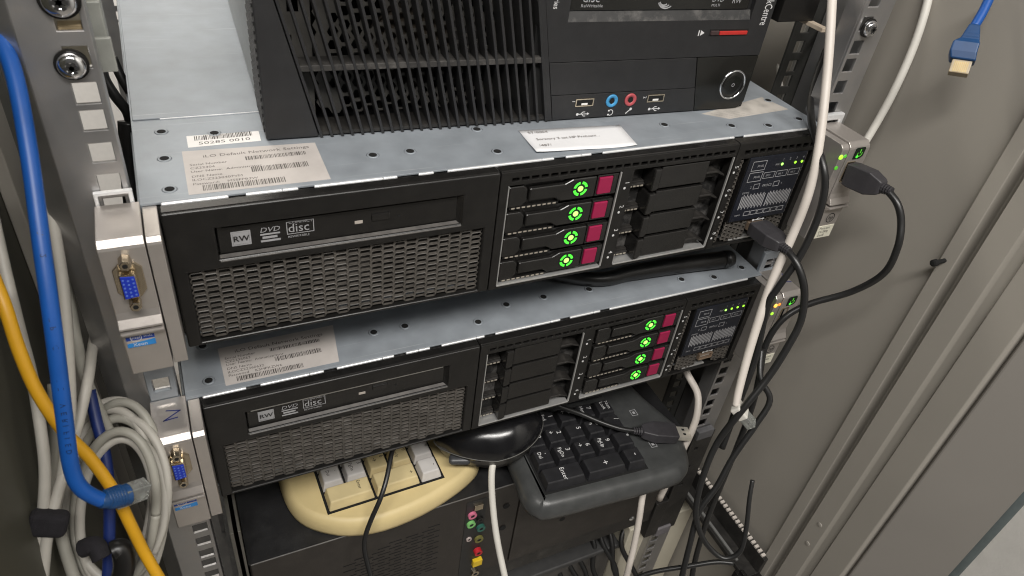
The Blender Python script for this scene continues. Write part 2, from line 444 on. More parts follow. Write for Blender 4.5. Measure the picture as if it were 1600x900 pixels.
obj('door_seal', sm, seal, door, smooth=True)
c = a1 + dn * 13 + dv * 3
obj('door_edge', MB().tube([c + Vector((0, 0, 230)), c + Vector((0, 0, -1150))], 6.5, 14, 2), M('pale_edge', (.50, .50, .47), .45), door, smooth=True)
obj('base_plate', MB().box(-330, 330, -90, 700, -1195, -1190), shelf_m, rack)
# hardware near the top left, behind the rail
obj('cover_plate', MB().box(-262, -222, 55, 57, 42, 150), M('drab_plate', (.36, .33, .26), .5, .2, .1), rack)
obj('cable_clip', MB().box(-228, -221, 30, 46, 52, 80).box(-228, -219.5, 24, 26, 50, 66), M('grey_clip', (.38, .39, .36), .45, .3), rack, bev=.6)
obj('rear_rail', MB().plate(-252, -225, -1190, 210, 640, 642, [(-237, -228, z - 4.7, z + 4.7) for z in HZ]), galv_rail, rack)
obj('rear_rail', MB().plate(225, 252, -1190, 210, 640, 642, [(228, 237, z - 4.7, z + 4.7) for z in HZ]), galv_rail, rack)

# device mounted above on the right, only its lower corner in view
ud = thing('mounted_unit', 'black rack unit with a beige lower edge above the right rail', 'rack unit', (0, 30, 55))
obj('housing', MB().box(188, 221, 34, 420, 57.6, 98), blk, ud, bev=.6)
obj('edge_strip', MB().box(217, 222.5, 20, 420, 54.5, 57.5), M('beige_strip', (.55, .46, .36), .5), ud, bev=.4)

# ================================================================== servers
MESH = {}
def shared(key, fn):
    if key not in MESH: MESH[key] = fn()
    return MESH[key]

def arc(mb, c, y, r0, r1, t0, t1, n=7):
    for k in range(n):
        a = t0 + (t1-t0)*k/n; b = t0 + (t1-t0)*(k+1)/n
        P = lambda r, t: (c[0] + r*math.cos(t), y, c[1] + r*math.sin(t))
        mb.quad(P(r0,a), P(r1,a), P(r1,b), P(r0,b))
    return mb

def make_drive(parent, at):
    d = obj('drive_carrier', MB().box(.4, 76.6, -13.6, -1, -17.2, -.8), blk_sat, parent, at=at, bev=.3)
    obj('grip', MB().prism([(.8,-1.2),(10.5,-1.2),(13.2,-3.8),(13.2,-12),(10.5,-15.2),(.8,-15.2)], 'y', -13.6, -16.6), blk_sat, d, bev=.9, seg=3)
    obj('lever', MB().prism([(14.2,-3.4),(38,-3.4),(43.4,-.9),(60.4,-.9),(60.4,-15.4),(36.5,-15.4),(32,-12.2),(14.2,-12.2)], 'y', -13.6, -17.1), blk_sat, d, bev=1.0, seg=3)
    obj('latch_frame', MB().plate(61.2, 76.4, -15.6, -.9, -16.2, -13.6, [(62.2, 72.8, -14.6, -2.2)]), blk_sat, d, bev=.3)
    obj('release_button', MB().box(62.6, 72.4, -16.9, -13.8, -14.3, -2.5), magenta, d, bev=.5)
    mv = MB()
    for k in range(10):
        if k < 9: mv.box(4 + k*3.5, 6.2 + k*3.5, -15.85, -15.55, -17.0, -16.1)
    obj('vent_strip', MB().box(2.5, 36, -15.6, -13.6, -17.15, -15.7), blk, d)
    obj('vent_slots', mv, M_vent, d)
    c = (49.2, -7.9)
    obj('led_well', MB().cyl((c[0], -17.1, c[1]), (c[0], -17.25, c[1]), 6.0, 6.0, 24), dark, d)
    ml = MB()
    for q in range(4): arc(ml, c, -17.35, 3.3, 5.0, q*math.pi/2 + .18, (q+1)*math.pi/2 - .18)
    obj('activity_ring', ml, green, d)
    obj('status_led', MB().cyl((c[0], -17.3, c[1]), (c[0], -17.5, c[1]), 1.9, 1.9, 16), green_core, d)
    return d
M_vent = M('pale_vent_metal', (.42, .38, .32), .45, .3, .1)  # light metal of the vent dashes

def make_blank(parent, at):
    b = obj('drive_blank', MB().box(.4, 79.2, -5, -1, -17.3, -.6), blk, parent, at=at, bev=.3)
    obj('pocket', MB().box(.8, 15, -9.5, -5, -16.4, -13.2).prism([(-5,-13.2),(-11,-14.6),(-11,-16.6),(-5,-16.6)], 'x', 1, 15), blk_dusty, b, bev=.3)
    mv = MB()
    for k in range(4): mv.box(3 + k*2.9, 5 + k*2.9, -11.4, -11.05, -16.4, -15.5)
    obj('vent_slots', mv, M_vent, b)
    obj('rib', MB().prism([(15.2,-1),(21,-1),(21,-15.6),(18.5,-17),(15.2,-17)], 'y', -5, -18.6), blk_sat, b, bev=.9)
    obj('face', MB().box(22, 60.6, -16.2, -5, -17, -.9), blk_sat, b, bev=.6)
    obj('catch', MB().prism([(60.8,-10),(70,-10),(77.5,-13.6),(77.5,-15),(70,-11.6),(60.8,-11.6)], 'y', -15.5, -5)
        .prism([(60.8,-11.4),(70,-11.4),(76,-15),(76,-17),(60.8,-17)], 'y', -11.5, -5), blk_dusty, b, bev=.4)
    return b

HOLE = {}
def hole(parent, x, y):
    if 'rim' not in HOLE:
        HOLE['rim'] = mesh_of('hole_rim', MB().lathe((0,0,0), (0,0,1), [(0.02,3.7),(.30,3.1),(.34,2.6),(.10,2.25)], 24), galv, Vector((0,0,0)), True)
        HOLE['disc'] = mesh_of('hole', MB().cyl((0,0,.13), (0,0,.16), 2.3, 2.3, 20), dark, Vector((0,0,0)))
    r = obj('screw_hole', None, None, parent, at=(x, y, 0), mesh=HOLE['rim'])
    obj('hole', None, None, r, at=(0, 0, .22), mesh=HOLE['disc'])

def server(name, label, top, variant):
    sv = thing(name, label, 'server', (0, 0, -86.5), (0, 0, top - 86.5), group='rack servers')
    # --- steel chassis
    ch = MB()
    ch.box(-222, 222, -7, 84, -1.2, 0).box(-222, 222, 84, 640, -1.2, -.05)
    ch.box(-222, -220.8, -7, 640, -86.5, -1.2).box(220.8, 222, -7, 640, -86.5, -1.2)
    ch.box(-220.8, 220.8, -7, 640, -86.5, -85.3).box(-220.8, 220.8, 638.8, 640, -85.3, -1.2)
    chs = obj('chassis', ch, galv, sv, bev=.25)
    obj('top_cover', MB().box(-221, 221, 84.2, 639, -.04, .8), galv, sv, bev=.35)
    obj('cover_edge', MB().box(-207, 221, 83.3, 84.1, .02, .62), lipmat, sv, bev=.15)
    lp = MB()
    cuts = [-213, -182, -156, -148, -103, -95, -83, -74, -6, 2, 21, 28, 136, 140, 206] if variant == 1 else \
           [-213, -188, -150, -141, -103, -95, -78, -70, -36, -30, 22, 30, 58, 64, 206]
    for i in range(0, len(cuts) - 1, 1):
        if i % 2 == 0 or i == len(cuts) - 2:
            if i % 2 == 0: lp.box(cuts[i], cuts[i+1], -8.7, -7.05, -1.8, .12)
    for i in range(1, len(cuts) - 1, 2):
        w = cuts[i+1] - cuts[i]
        if w > 12: lp.box(cuts[i] + 8, cuts[i+1], -8.7, -7.05, -1.8, .12)
    obj('front_lip', lp, lipmat, sv, bev=.75, seg=3)
    hl = [(-208,36.6),(-208,4.4),(-101.5,17.5),(-79.5,17.5),(-29,6.5),(58,20),(99.8,17.8),(149,6.7),(178,1.5),(210.5,5.9)]
    hl += [(-207.3,68),(-180.4,61),(-29.9,36.5),(209.5,38.5)] if variant == 1 else [(-1.6,18.5),(29.3,18.7),(68.1,17)]
    if variant == 2: hl = [h for h in hl if h not in [(58,20),(99.8,17.8)]]
    for h in hl: hole(chs, *h)
    obj('baffle', MB().box(-219, 219, -6, -3.5, -85, -2), inner, sv)
    # --- left bezel: optical drive over the fan mesh
    bz = MB().plate(-214, -36.6, -86.5, -.9, -17, -8.7, [(-191.3, -58.6, -31.6, -12.4), (-207, -43.8, -84.4, -37.2)])
    obj('bezel', bz, blk, sv, bev=1.2, seg=3)
    obj('bezel_lip', MB().prism([(-9.2,-.55),(-15.2,-.55),(-16.8,-1.4),(-16.8,-3),(-9.2,-3)], 'x', -213.6, -37), blk_sat, sv, bev=.3)
    od = obj('optical_drive', MB().box(-190.6, -59.3, -13.6, -8.8, -30.6, -13.2), blk_sat, sv, bev=.5)
    obj('tray_edge', MB().box(-188, -62, -14.1, -13.5, -15.6, -14.6), trim if variant == 2 else blk_sat, od)
    obj('recess_lip', MB().prism([(-13.7,-30.5),(-17.25,-32.4),(-17.25,-33.2),(-13.7,-33.2)], 'x', -191, -58.8), M_liplight, sv, bev=.25)
    obj('recess_lip', MB().prism([(-61.2,-13.7),(-58.4,-17.2),(-57.8,-17.2),(-57.8,-13.7)], 'z', -32.4, -12.6), blk_sat, sv, bev=.2)
    obj('eject_button', MB().box(-111.2, -100.9, -14.7, -13.4, -22.6, -18.6), blk_sat, od, bev=.35)
    obj('drive_led', MB().box(-120.6, -116.2, -13.9, -13.4, -23.4, -21.6), M_led, od)
    obj('pinhole', MB().cyl((-95.4,-13.55,-22), (-95.4,-13.8,-22), .8, .8, 12), dark, od)
    lt = MB(); yl = -13.85
    lt.frame(-184.2, -174.6, -26.6, -17.8, yl, .7)
    lt.text('DVD', 4.2, (-170.2, yl, -20.6), X_, Z_, sx=1.15, shear=.25)
    lt.quad((-170,yl,-22.4), (-160,yl,-22.4), (-160,yl,-21.4), (-170,yl,-21.4))
    lt.quad((-169,yl,-24.6), (-161.5,yl,-24.6), (-161.5,yl,-23.2), (-169,yl,-23.2))
    lt.quad((-170,yl,-26.6), (-160,yl,-26.6), (-160,yl,-25.4), (-170,yl,-25.4))
    lt.text('disc', 7.4, (-156, yl, -22.8), X_, Z_, sx=.98)
    lt.frame(-156.6, -142.4, -24.0, -16.2, yl, .4)
    lt.text('COMPACT', 2.0, (-155.4, yl, -17.6), X_, Z_, sx=1.3); lt.text('REWRITABLE', 1.9, (-156.2, yl, -26.2), X_, Z_, sx=1.02)
    obj('lettering', lt, print_g, od, flip=False)
    pl = MB().quad((-183.4,yl+.05,-25.8), (-175.4,yl+.05,-25.8), (-175.4,yl+.05,-18.6), (-183.4,yl+.05,-18.6))
    obj('logo_plate', pl, print_g, od, flip=False)
    obj('logo_letters', MB().text('RW', 4.9, (-179.5, yl-.1, -24.1), X_, Z_, 'C', 1.0).text('RW', 4.9, (-179.3, yl-.12, -24.0), X_, Z_, 'C', 1.0), blk, od, flip=False)
    obj('vent_mesh', MB().hexmesh(-206.8, -44, -84.4, -37.2, -14.6, 6.78, 3.62, .72, 1.5, .12), mesh_m, sv)
    # --- drive cage
    slots = [(-29 + k*6.4, -24.4 + k*6.4, -7.4, -5.2) for k in range(26)]
    cg = MB().plate(-36.2, 138.2, -86.5, -.9, -17, -8.7, [(-31, 47.4, -84.2, -10.2), (56.8, 137, -84.2, -10.2)] + slots)
    obj('drive_cage', cg, blk, sv, bev=.5)
    obj('bezel_lip', MB().prism([(-9.2,-.55),(-15.2,-.55),(-16.8,-1.4),(-16.8,-3),(-9.2,-3)], 'x', -35.8, 138), blk_sat, sv, bev=.3)
    obj('bay_back', MB().box(-33, 139, -3, -1, -85.2, -8), dark, sv)
    obj('bay_trim', MB().box(46.4, 47.3, -17.5, -16, -83.2, -10.4).box(-30.9, 46.4, -17.6, -6, -84.1, -83).box(-30.95, -30.3, -17.4, -16, -83, -10.4), trim, sv, bev=.2)
    obj('bay_trim', MB().box(136, 136.9, -17.5, -16, -83.2, -10.4).box(56.9, 136, -17.6, -6, -84.1, -83), trim, sv, bev=.2)
    xd, xb = (-30.6, 57) if variant == 1 else (59.2, -30.9)
    for k in range(4):
        ad = (xd, 0, -10.4 - k*18.15); ab = (xb, 0, -10.4 - k*18.15)
        if 'drive' not in PROTO:
            PROTO['drive'] = make_drive(sv, ad); PROTO['blank'] = make_blank(sv, ab)
        else:
            copy_tree(PROTO['drive'], sv, ad); copy_tree(PROTO['blank'], sv, ab)
    nb = MB()
    for k in range(8):
        x = 51.6 if k < 4 else 139.6; z = -18.4 - (k % 4) * 18.1
        if k >= 4: x = 140.4
        nb.text(str(k + 1), 4.4, (x, -17.15, z), Z_ * -1, X_, 'C'); nb.cyl((x + .2, -17.1, z - 4.2), (x + .2, -17.25, z - 4.2), .9, .9, 8)
    obj('bay_numbers', nb, print_w, sv, flip=False)
    # --- status panel
    pslots = [(145 + k*6.6, 149.6 + k*6.6, -9.6, -6.6) for k in range(10)]
    pn = MB().plate(138.6, 214, -86.5, -.9, -17, -8.7, pslots + [(144, 151, -84.5, -13), (151, 209, -84.5, -66), (204, 209, -66, -13)])
    obj('status_panel', pn, blk, sv, bev=.5)
    obj('bezel_lip', MB().prism([(-9.2,-.55),(-15.2,-.55),(-16.8,-1.4),(-16.8,-3),(-9.2,-3)], 'x', 138.8, 213.6), blk_sat, sv, bev=.3)
    vm = MB().hexmesh(144, 151.2, -84.5, -13, -15.6, 3.6, 3.4, .9, 1.8, .1).hexmesh(151, 172, -84.5, -66.5, -15.6, 4.2, 3.4, .9, 1.8, .1)
    vm.hexmesh(190, 209, -84.5, -66.5, -15.6, 4.2, 3.4, .9, 1.8, .1).hexmesh(204, 209.2, -66, -13, -15.6, 3.0, 3.4, .9, 1.8, .1)
    obj('vent_mesh', vm, mesh_m, sv)
    fb = obj('diagnostic_film', MB().box(151.4, 203.6, -17.9, -17.02, -64.6, -12.6), board, sv, bev=.2)
    pr = MB(); y = -18.0
    pr.frame(155, 167.4, -23.2, -15.6, y, .45); pr.frame(155, 167.4, -32, -24.4, y, .45)
    pr.text('PWR', 2.6, (160, y, -20.6), X_, Z_); pr.text('PWR', 2.6, (160, y, -29.4), X_, Z_)
    for k in range(3):
        x = 168.6 + k*11.6
        pr.frame(x, x + 10.4, -30.6, -25.6, y, .4); pr.text('SPLY', 2.2, (x + 2.2, y, -29), X_, Z_)
    pr.frame(163, 168.4, -38.4, -34.2, y, .4); pr.text('PROCS', 2.8, (171.2, y, -37.4), X_, Z_); pr.frame(181.4, 186.8, -38.4, -34.2, y, .4)
    pr.text('2', 2.6, (160, y, -37.4), X_, Z_); pr.text('1', 2.6, (188.6, y, -37.4), X_, Z_)
    pr.text('DIMMS', 2.1, (154.6, y, -41.4), X_, Z_)
    r = random.Random(3)
    for g in range(2):
        for k in range(15):
            x = 155.4 + g*24.4 + k*1.52
            z0 = -54.6 + (1.4 if k % 2 else 0); z1 = -43.4 + (1.2 if k % 2 else 0)
            pr.quad((x,y,z0), (x+.8,y,z0), (x+.8,y,z1), (x,y,z1))
    for k in range(6): pr.frame(162.8 + k*6.4, 168.6 + k*6.4, -60.8, -57, y, .45)
    pr.text('FANS', 2.0, (154.8, y, -60.2), X_, Z_); pr.text('NIC', 2.4, (176.4, y, -21), X_, Z_)
    for k in range(4): pr.text(str(k+1), 2.6, (182 + k*6.2, y, -17.6), X_, Z_)
    obj('printing', pr, print_g, fb, flip=False)
    for k in range(4):
        if variant == 1 and k == 1: continue
        obj('nic_led', MB().cyl((182.6 + k*6.2, -18.05, -20.4), (182.6 + k*6.2, -18.25, -20.4), 1.05, 1.05, 12), lime if k else green_core, fb)
    us = obj('usb_port', MB().plate(173.4, 187.6, -75.6, -69.2, -17.6, -9, [(174.3, 186.7, -74.8, -70)]), M_usbshell, sv, bev=.2)
    obj('usb_tongue', MB().box(175, 186, -15.8, -9, -73.4, -71.6), M_usbtongue, us)
    ic = MB(); ic.quad((176,-17.15,-67.2),(185,-17.15,-67.2),(185,-17.15,-66.5),(176,-17.15,-66.5)); ic.cyl((176,-17.1,-66.9),(176,-17.2,-66.9),1,1,8)
    ic.prism([(185,-65.8),(185,-68),(187,-66.9)], 'y', -17.1, -17.2).prism([(179,-66.6),(181,-64.8),(183,-64.8),(183,-65.4),(181.3,-65.4),(180,-66.6)], 'y', -17.1, -17.2)
    obj('usb_mark', ic, print_w, sv, flip=False)
    obj('pull_tab', MB().box(160, 184, -15.5, -10, -84.2, -82.6), trim, sv, bev=.3)
    # --- ears
    for s in (-1, 1):
        A = (lambda a, b: (min(s*a, s*b), max(s*a, s*b)))
        e = obj('ear', MB().prism([(-3.2,-.2),(-32.6,-.2),(-35.6,-3.0),(-36.2,-4.4),(-36.2,-40),(-37.2,-43.5),(-40,-47.4),(-40,-48.2),(-3.2,-48.2)], 'x', *A(241.3, 222.0)), silver, sv, bev=.5)
        lv = obj('release_lever', MB().prism([(-3.2,-49.6),(-40.6,-49.6),(-40.8,-51),(-37.6,-53),(-36.6,-56),(-36.2,-80),(-33,-81.6),(-3.2,-81.6)], 'x', *A(241.3, 222.0)), silver, sv, bev=.6)
        st = obj('ear_strip', MB().prism([(-6.9,-1.2),(-33.0,-1.2),(-35.3,-3.2),(-35.8,-4.4),(-35.8,-78),(-8.8,-78),(-8.8,-2)], 'x', *A(221.4, 214.8)), silver, sv, bev=.4)
        if s < 0:
            pl = obj('video_connector', MB().prism([(-237.6,-14.5),(-234.6,-11.4),(-228,-11.4),(-225.2,-14.5),(-225.2,-27),(-228,-31),(-234.6,-31),(-237.6,-27)], 'y', -36.1, -37.4), nickel, sv, bev=.3)
            obj('shell', MB().prism([(-235.4,-14.6),(-228.2,-15.4),(-228.2,-28.2),(-235.4,-29)], 'y', -37.4, -41.6), nickel, pl, bev=.7)
            obj('insert', MB().prism([(-234.8,-15.3),(-228.8,-16),(-228.8,-27.6),(-234.8,-28.3)], 'y', -37.6, -41.9), vga_blue, pl, bev=.4)
            pm = MB()
            for i in range(3):
                for j in range(5):
                    x = -233.8 + i*2.0; z = -17.3 - j*2.2 - (.6 if i == 1 else 0)
                    pm.cyl((x,-41.9,z), (x,-42.02,z), .52, .52, 8)
            obj('pin_holes', pm, vga_pin, pl)
            for z in (-9.4, -33):
                pp = obj('jack_post', MB().cyl((-231.4,-36.2,z), (-231.4,-42.5,z), 2.9, 2.7, 6), nickel, pl, bev=.3)
                obj('post_hole', MB().cyl((-231.4,-42.3,z), (-231.4,-42.62,z), 1.2, 1.2, 12), dark, pp)
            sk = obj('sticker', MB().box(-239.8, -227.2, -36.95, -36.45, -61.6, -53.8), M_stick, lv)
            sp = MB().box(-239.8, -227.2, -37.02, -36.96, -57.2, -53.8); obj('sticker_band', sp, sticker_d, sk)
            obj('sticker_band', MB().prism([(-239.8,-61.6),(-227.2,-61.6),(-227.2,-57.9),(-233,-58.6),(-239.8,-59)], 'y', -36.96, -37.02), sticker_l, sk)
            sl = MB().text('intel', 2.5, (-237.8,-37.1,-56.4), X_, Z_); arc(sl, (-235.4,-55.7), -37.1, 2.3, 2.6, math.pi*.75, math.pi*2.2, 14)
            sl.text('inside', 1.7, (-232,-37.1,-56), X_, Z_); sl.text('Xeon', 2.9, (-237.4,-37.1,-61), X_, Z_)
            obj('sticker_lettering', sl, print_w, sk, flip=False)
        else:
            l1, l2 = (lime, lime) if variant == 1 else (orange, orange)
            obj('health_led', MB().cyl((215.9,-35.7,-9.6), (215.9,-36.4,-9.6), 1.9, 1.6, 14), l1, st)
            obj('health_led', MB().cyl((219.9,-35.7,-9.3), (219.9,-36.2,-9.3), 1.5, 1.2, 14), green_dim if variant == 1 else M_orange2, st)
            obj('network_led', MB().cyl((215.7,-35.7,-18), (215.7,-36.3,-18), 1.5, 1.3, 14), green_dim if variant == 1 else lime, st)
            pb = obj('power_button', MB().prism([(227.6,-4.2),(228.4,-3.4),(236,-3.4),(236.8,-4.2),(236.8,-10.2),(234.6,-12.2),(227.6,-12.2)], 'y', -36.1, -36.9), M_pbtn, sv, bev=.3)
            pi = MB(); arc(pi, (232.2,-8), -37.05, 1.8, 2.4, -3.6, .5, 12); pi.box(231.9, 232.6, -37.1, -36.95, -7.6, -4.6)
            obj('power_symbol', pi, green_dim, pb, flip=False)
            obj('power_glow', MB().cyl((230.6,-36.95,-10.2), (230.6,-37.1,-10.2), 1.1, 1.1, 12), green, pb)
            up = obj('usb_port', MB().plate(224.6, 232, -30, -14.2, -36.9, -30, [(225.3, 231.3, -29.2, -15)]), nickel, e, bev=.2)
            obj('usb_tongue', MB().box(226.4, 228.4, -36.2, -31, -28.4, -15.8), dark, up)
            lg = MB(); arc(lg, (232.4,-61.6), -36.75, 3.5, 4.1, 0, 2*math.pi, 28); lg.text('hp', 5.2, (232.4,-36.75,-63.1), X_, Z_, 'C', .95, .22)
            obj('logo', lg, dark, lv, flip=False)
            lb = obj('model_label', MB().box(224.6, 240.2, -36.75, -36.3, -79.2, -68.4), label_c, lv, bev=.1)
            lx = MB()
            for k, t in enumerate(('ProLiant', 'DL380p', 'Gen8')): lx.text(t, 3.1, (226.2,-36.85,-71.6 - k*3.1), X_, Z_)
            obj('label_lettering', lx, ink, lb, flip=False)
    return sv
PROTO = {}
M_liplight = M('lit_recess_edge', (.075, .070, .066), .4, 0, .2, 200, dust=.3)  # lighter grey paints the light falling on the recess lip
M_led = M('clear_led', (.42, .38, .34), .4)
M_usbshell = M('dull_usb_shell', (.35, .26, .19), .4, .6)
M_usbtongue = M('usb_tongue_pale', (.55, .50, .46), .5)
M_stick = M('sticker_grey', (.40, .36, .33), .4)
M_orange2 = M('dim_amber_led', (.8, .3, .05), .4, emit=(1, .25, .03), estr=1.0)
M_pbtn = M('button_dark', (.004, .012, .006), .25)

T1, T2 = -2.9, -137.3
s1 = server('rack_server', 'black front rack server directly under the desktop computer, live drives in its left bay', T1, 1)
s2 = server('rack_server', 'black front rack server directly above the keyboards, live drives in its right bay', T2, 2)
# marker pen on the ears of the lower server
def stroke(parent, pts, z, r=.42):
    mb = MB()
    for a, b in zip(pts, pts[1:]):
        a = Vector((*a, z)); b = Vector((*b, z)); d = (b - a).normalized(); n = Vector((-d.y, d.x, 0))
        mb.quad(a - n*r - d*r, b - n*r + d*r, b + n*r + d*r, a + n*r - d*r)
    return obj('pen_mark', mb, pen, parent, flip=False)
def onear(u, v):
    p = px(u, v, z=T2 - .1); return (p.x, p.y)
stroke(s2, [onear(260, 642), onear(281, 641), onear(256, 658), onear(277, 652)], -.05)
stroke(s2, [onear(1222, 428), onear(1226, 440), onear(1236, 440)], -.05)

# --- labels stuck on the lids
def lid_label(parent, name, quad_px, top, mat, thick=.14):
    ps = [px(u, v, z=top) for u, v in quad_px]          # back-left, back-right, front-right, front-left
    z = .12
    vs = [(p.x, p.y, z) for p in ps]
    mb = MB().prism([(a, b) for a, b, c in vs], 'z', .04, z)
    o = obj(name, mb, mat, parent)
    return o, [Vector((p.x, p.y, z + .05)) for p in ps]
def lidframe(ps):
    w = (ps[2] - ps[3]); h = (ps[0] - ps[3])
    return ps[3], w.normalized(), h.normalized(), w.length, h.length
def network_label(parent, quad_px, top, lines, seed, inkm):
    o, ps = lid_label(parent, 'network_label', quad_px, top, label_m)
    o0, xd, yd, w, h = lidframe(ps)
    t = MB()
    t.text('iLO Default Network Settings', 4.1, o0 + xd*w*.54 + yd*h*.80, xd, yd, 'C', 1.12)
    for k, (s_, f) in enumerate(lines): t.text(s_, 3.0, o0 + xd*2.6 + yd*h*f, xd, yd, sx=1.05)
    barcode(t, o0 + xd*w*.44 + yd*h*.64, xd, yd, w*.46, h*.09, seed)
    barcode(t, o0 + xd*w*.46 + yd*h*.35, xd, yd, w*.42, h*.12, seed + 1)
    barcode(t, o0 + xd*w*.10 + yd*h*.05, xd, yd, w*.58, h*.12, seed + 2)
    obj('label_printing', t, inkm, o, flip=False)
network_label(s1, [(284, 237), (492, 223), (517, 280), (295, 305)], T1,
              [('Serial Number', .63), ('CZ22304', .55), ('User Name:  Administrator', .47), ('DNS Name', .36), ('ILOCZ2230407VM', .28), ('Password:    M5SFPB3W', .19)], 11, M('worn_ink', (.11, .10, .09), .7, 0, .4, 300))
network_label(s2, [(340, 545), (520, 508), (530, 565), (353, 603)], T2,
              [('Serial Number', .66), ('CZ2236063', .57), ('User Name:  Administrator', .49), ('DNS Name', .38), ('ILOCZ22360632', .29), ('Password    K5HPKZW6', .20)], 21, ink)
o, ps = lid_label(s1, 'asset_label', [(291, 213), (404, 205), (408, 220), (294, 231)], T1, label_w)
o0, xd, yd, w, h = lidframe(ps); t = MB()
barcode(t, o0 + xd*w*.10 + yd*h*.52, xd, yd, w*.80, h*.40, 5); t.text('50285 0010', 4.6, o0 + xd*w*.5 + yd*h*.16, xd, yd, 'C', 1.25)
obj('label_printing', t, ink, o, flip=False)
o, ps = lid_label(s1, 'torn_label', [(1096, 178), (1190, 152), (1232, 171), (1140, 186)], T1, M('torn_label_paper', (.46, .43, .39), .7, 0, .25, 90, dust=.6, dcol=(.27, .24, .21)))
o0, xd, yd, w, h = lidframe(ps); t = MB()
for k in range(5): t.text('- -- ---- --- -- ----', 3.2, o0 + xd*3 + yd*(2 + k*h*.18), xd, yd)
obj('label_printing', t, ink_faint, o, flip=False)

# sheet of paper lying on the upper server
pp = [px(u, v, z=T1) for u, v in ((810, 205), (968, 196), (995, 229), (838, 241))]
NX, NY = 12, 6; mb = MB(); vs = []
for j in range(NY + 1):
    for i in range(NX + 1):
        a, b = i / NX, j / NY
        p = (pp[0]*(1-a) + pp[1]*a)*(1-b) + (pp[3]*(1-a) + pp[2]*a)*b
        z = T1 + .5 + .9*(abs(a-.5)*2)**4*b + .4*math.sin(a*5+.4)*b*b + .7*max(0, b-.6)
        vs.append((p.x, p.y, z))
fs = [(j*(NX+1)+i, j*(NX+1)+i+1, (j+1)*(NX+1)+i+1, (j+1)*(NX+1)+i) for j in range(NY) for i in range(NX)]
mb.add(vs, fs)
sheet = thing('paper_note', 'small white printed paper note lying on the upper server lid', 'paper', tuple(sum(pp, Vector()) / 4))
po = obj('sheet', mb, paper, sheet, smooth=True)
md = po.modifiers.new('thickness', 'SOLIDIFY'); md.thickness = .00015; md.offset = -1
t = MB(); xd = (pp[2] - pp[3]).normalized(); yd = (pp[0] - pp[3]).normalized(); W = (pp[2]-pp[3]).length; H = (pp[0]-pp[3]).length
def onp(a, b): return pp[3]*(1-a)*(1-b) + pp[2]*a*(1-b) + pp[0]*(1-a)*b + pp[1]*a*b
for a, b, s_, sz in ((.06, .80, 'ST/0004', 3.9), (.09, .50, 'Serwery 2 szt HP ProLiant ,', 3.7), (.07, .22, '/487/', 3.9)):
    t.text(s_, sz, onp(a, b) + Vector((0, 0, .95 + (.45 if b < .4 else .15))), xd, yd, sx=1.05)
for v in t.v: v.z = v.z
obj('printing', t, ink_faint, sheet, flip=False)

# ================================================================== desktop computer on the upper server
TCA = math.radians(-2.58)
tc = thing('desktop_computer', 'charcoal desktop computer with slatted fan front lying on the upper server', 'computer',
           (0, 0, 0), (-154.6, 45.0, T1 + .9), TCA)
TH = 104.
obj('case', MB().box(.3, 331, 46.2, 350, 2.5, TH - 1), case_metal, tc, bev=1)
for x in (8, 318):
    for y in (60, 330): obj('foot', MB().cyl((x, y, 0), (x, y, 3), 6, 6, 16), blk, tc)
sl = MB().box(0, 1.6, 1, 46, .6, TH)
for k in range(22): sl.prism([(4, 3 + k*4.6), (42, 9 + k*4.6), (42, 11 + k*4.6), (4, 5 + k*4.6)], 'x', -.7, .1)
obj('bezel_side', sl, tc_blk, tc)
obj('bezel_side', MB().box(329.9, 331.5, 1, 46, .6, TH), tc_blk, tc)
obj('bezel_base', MB().box(1.6, 329.9, 5, 46, .5, 1.6).box(1.6, 329.9, 1, 46, TH - 1.5, TH), tc_blk, tc)
obj('bezel_back', MB().box(160, 330, 4.2, 6, 1.6, TH - 2), dark, tc)
EP = [(0, .1), (29, .1), (29 - .245*TH, TH), (0, TH)]
obj('end_panel', MB().prism(EP, 'y', 0, 3), tc_blk, tc, bev=.8)
for k in range(25):
    x = 29.6 + k*5.98
    f = lambda z, dx: (x + dx - (.245 - .0295*k/24)*z, z)
    obj('slat', MB().prism([f(-.6, 0), f(-.6, 1.7), f(TH, 1.7), f(TH, 0)], 'y', -.3, 12), tc_blk, tc, bev=.35)
obj('crossbar', MB().prism([(20.4, 38.8), (170.4, 38.8), (169.6, 42.2), (19.6, 42.2)], 'y', .2, 13.5), M('dusty_crossbar', (.03, .028, .026), .6, 0, .2, 150, dust=.8, dcol=(.16, .15, .14)), tc, bev=.3)
obj('lower_ledge', MB().prism([(1.5,.4),(13.5,.4),(13.5,5.4),(1.5,2.4)], 'x', 29.5, 178), blk_dusty, tc)
obj('slat_end', MB().prism([(174.2,.1),(178.1,.1),(178.1 - .2155*TH, TH),(174.2 - .2155*TH, TH)], 'y', -.2, 12), tc_blk, tc, bev=.4)
# honeycomb fan guard behind the slats
gm = MB(); gc = (88, 44)
p_ = 6.6
for i in range(-12, 13):
    for j in range(-12, 13):
        cx = gc[0] + i*p_; cz = gc[1] + (j + (.5 if i % 2 else 0))*p_*1.12
        if cz < 8 or cz > TH - 4 or cx < 30 or cx > 160: continue
        q = math.hypot(cx - gc[0], cz - gc[1]) < 51
        o = [(p_*.5 + p_*.16, 0), (p_*.34, p_*.56), (-p_*.34, p_*.56), (-p_*.66, 0), (-p_*.34, -p_*.56), (p_*.34, -p_*.56)]
        if q:
            vs = [(cx + a, 15, cz + b) for a, b in o] + [(cx + a*.76, 15, cz + b*.76) for a, b in o] + [(cx + a*.76, 16.2, cz + b*.76) for a, b in o]
            fs = []
            for k in range(6): l = (k+1) % 6; fs += [(k, l, 6+l, 6+k), (6+k, 6+l, 12+l, 12+k)]
            gm.add(vs, fs)
        else: gm.add([(cx + a, 15, cz + b) for a, b in o], [tuple(range(6))])
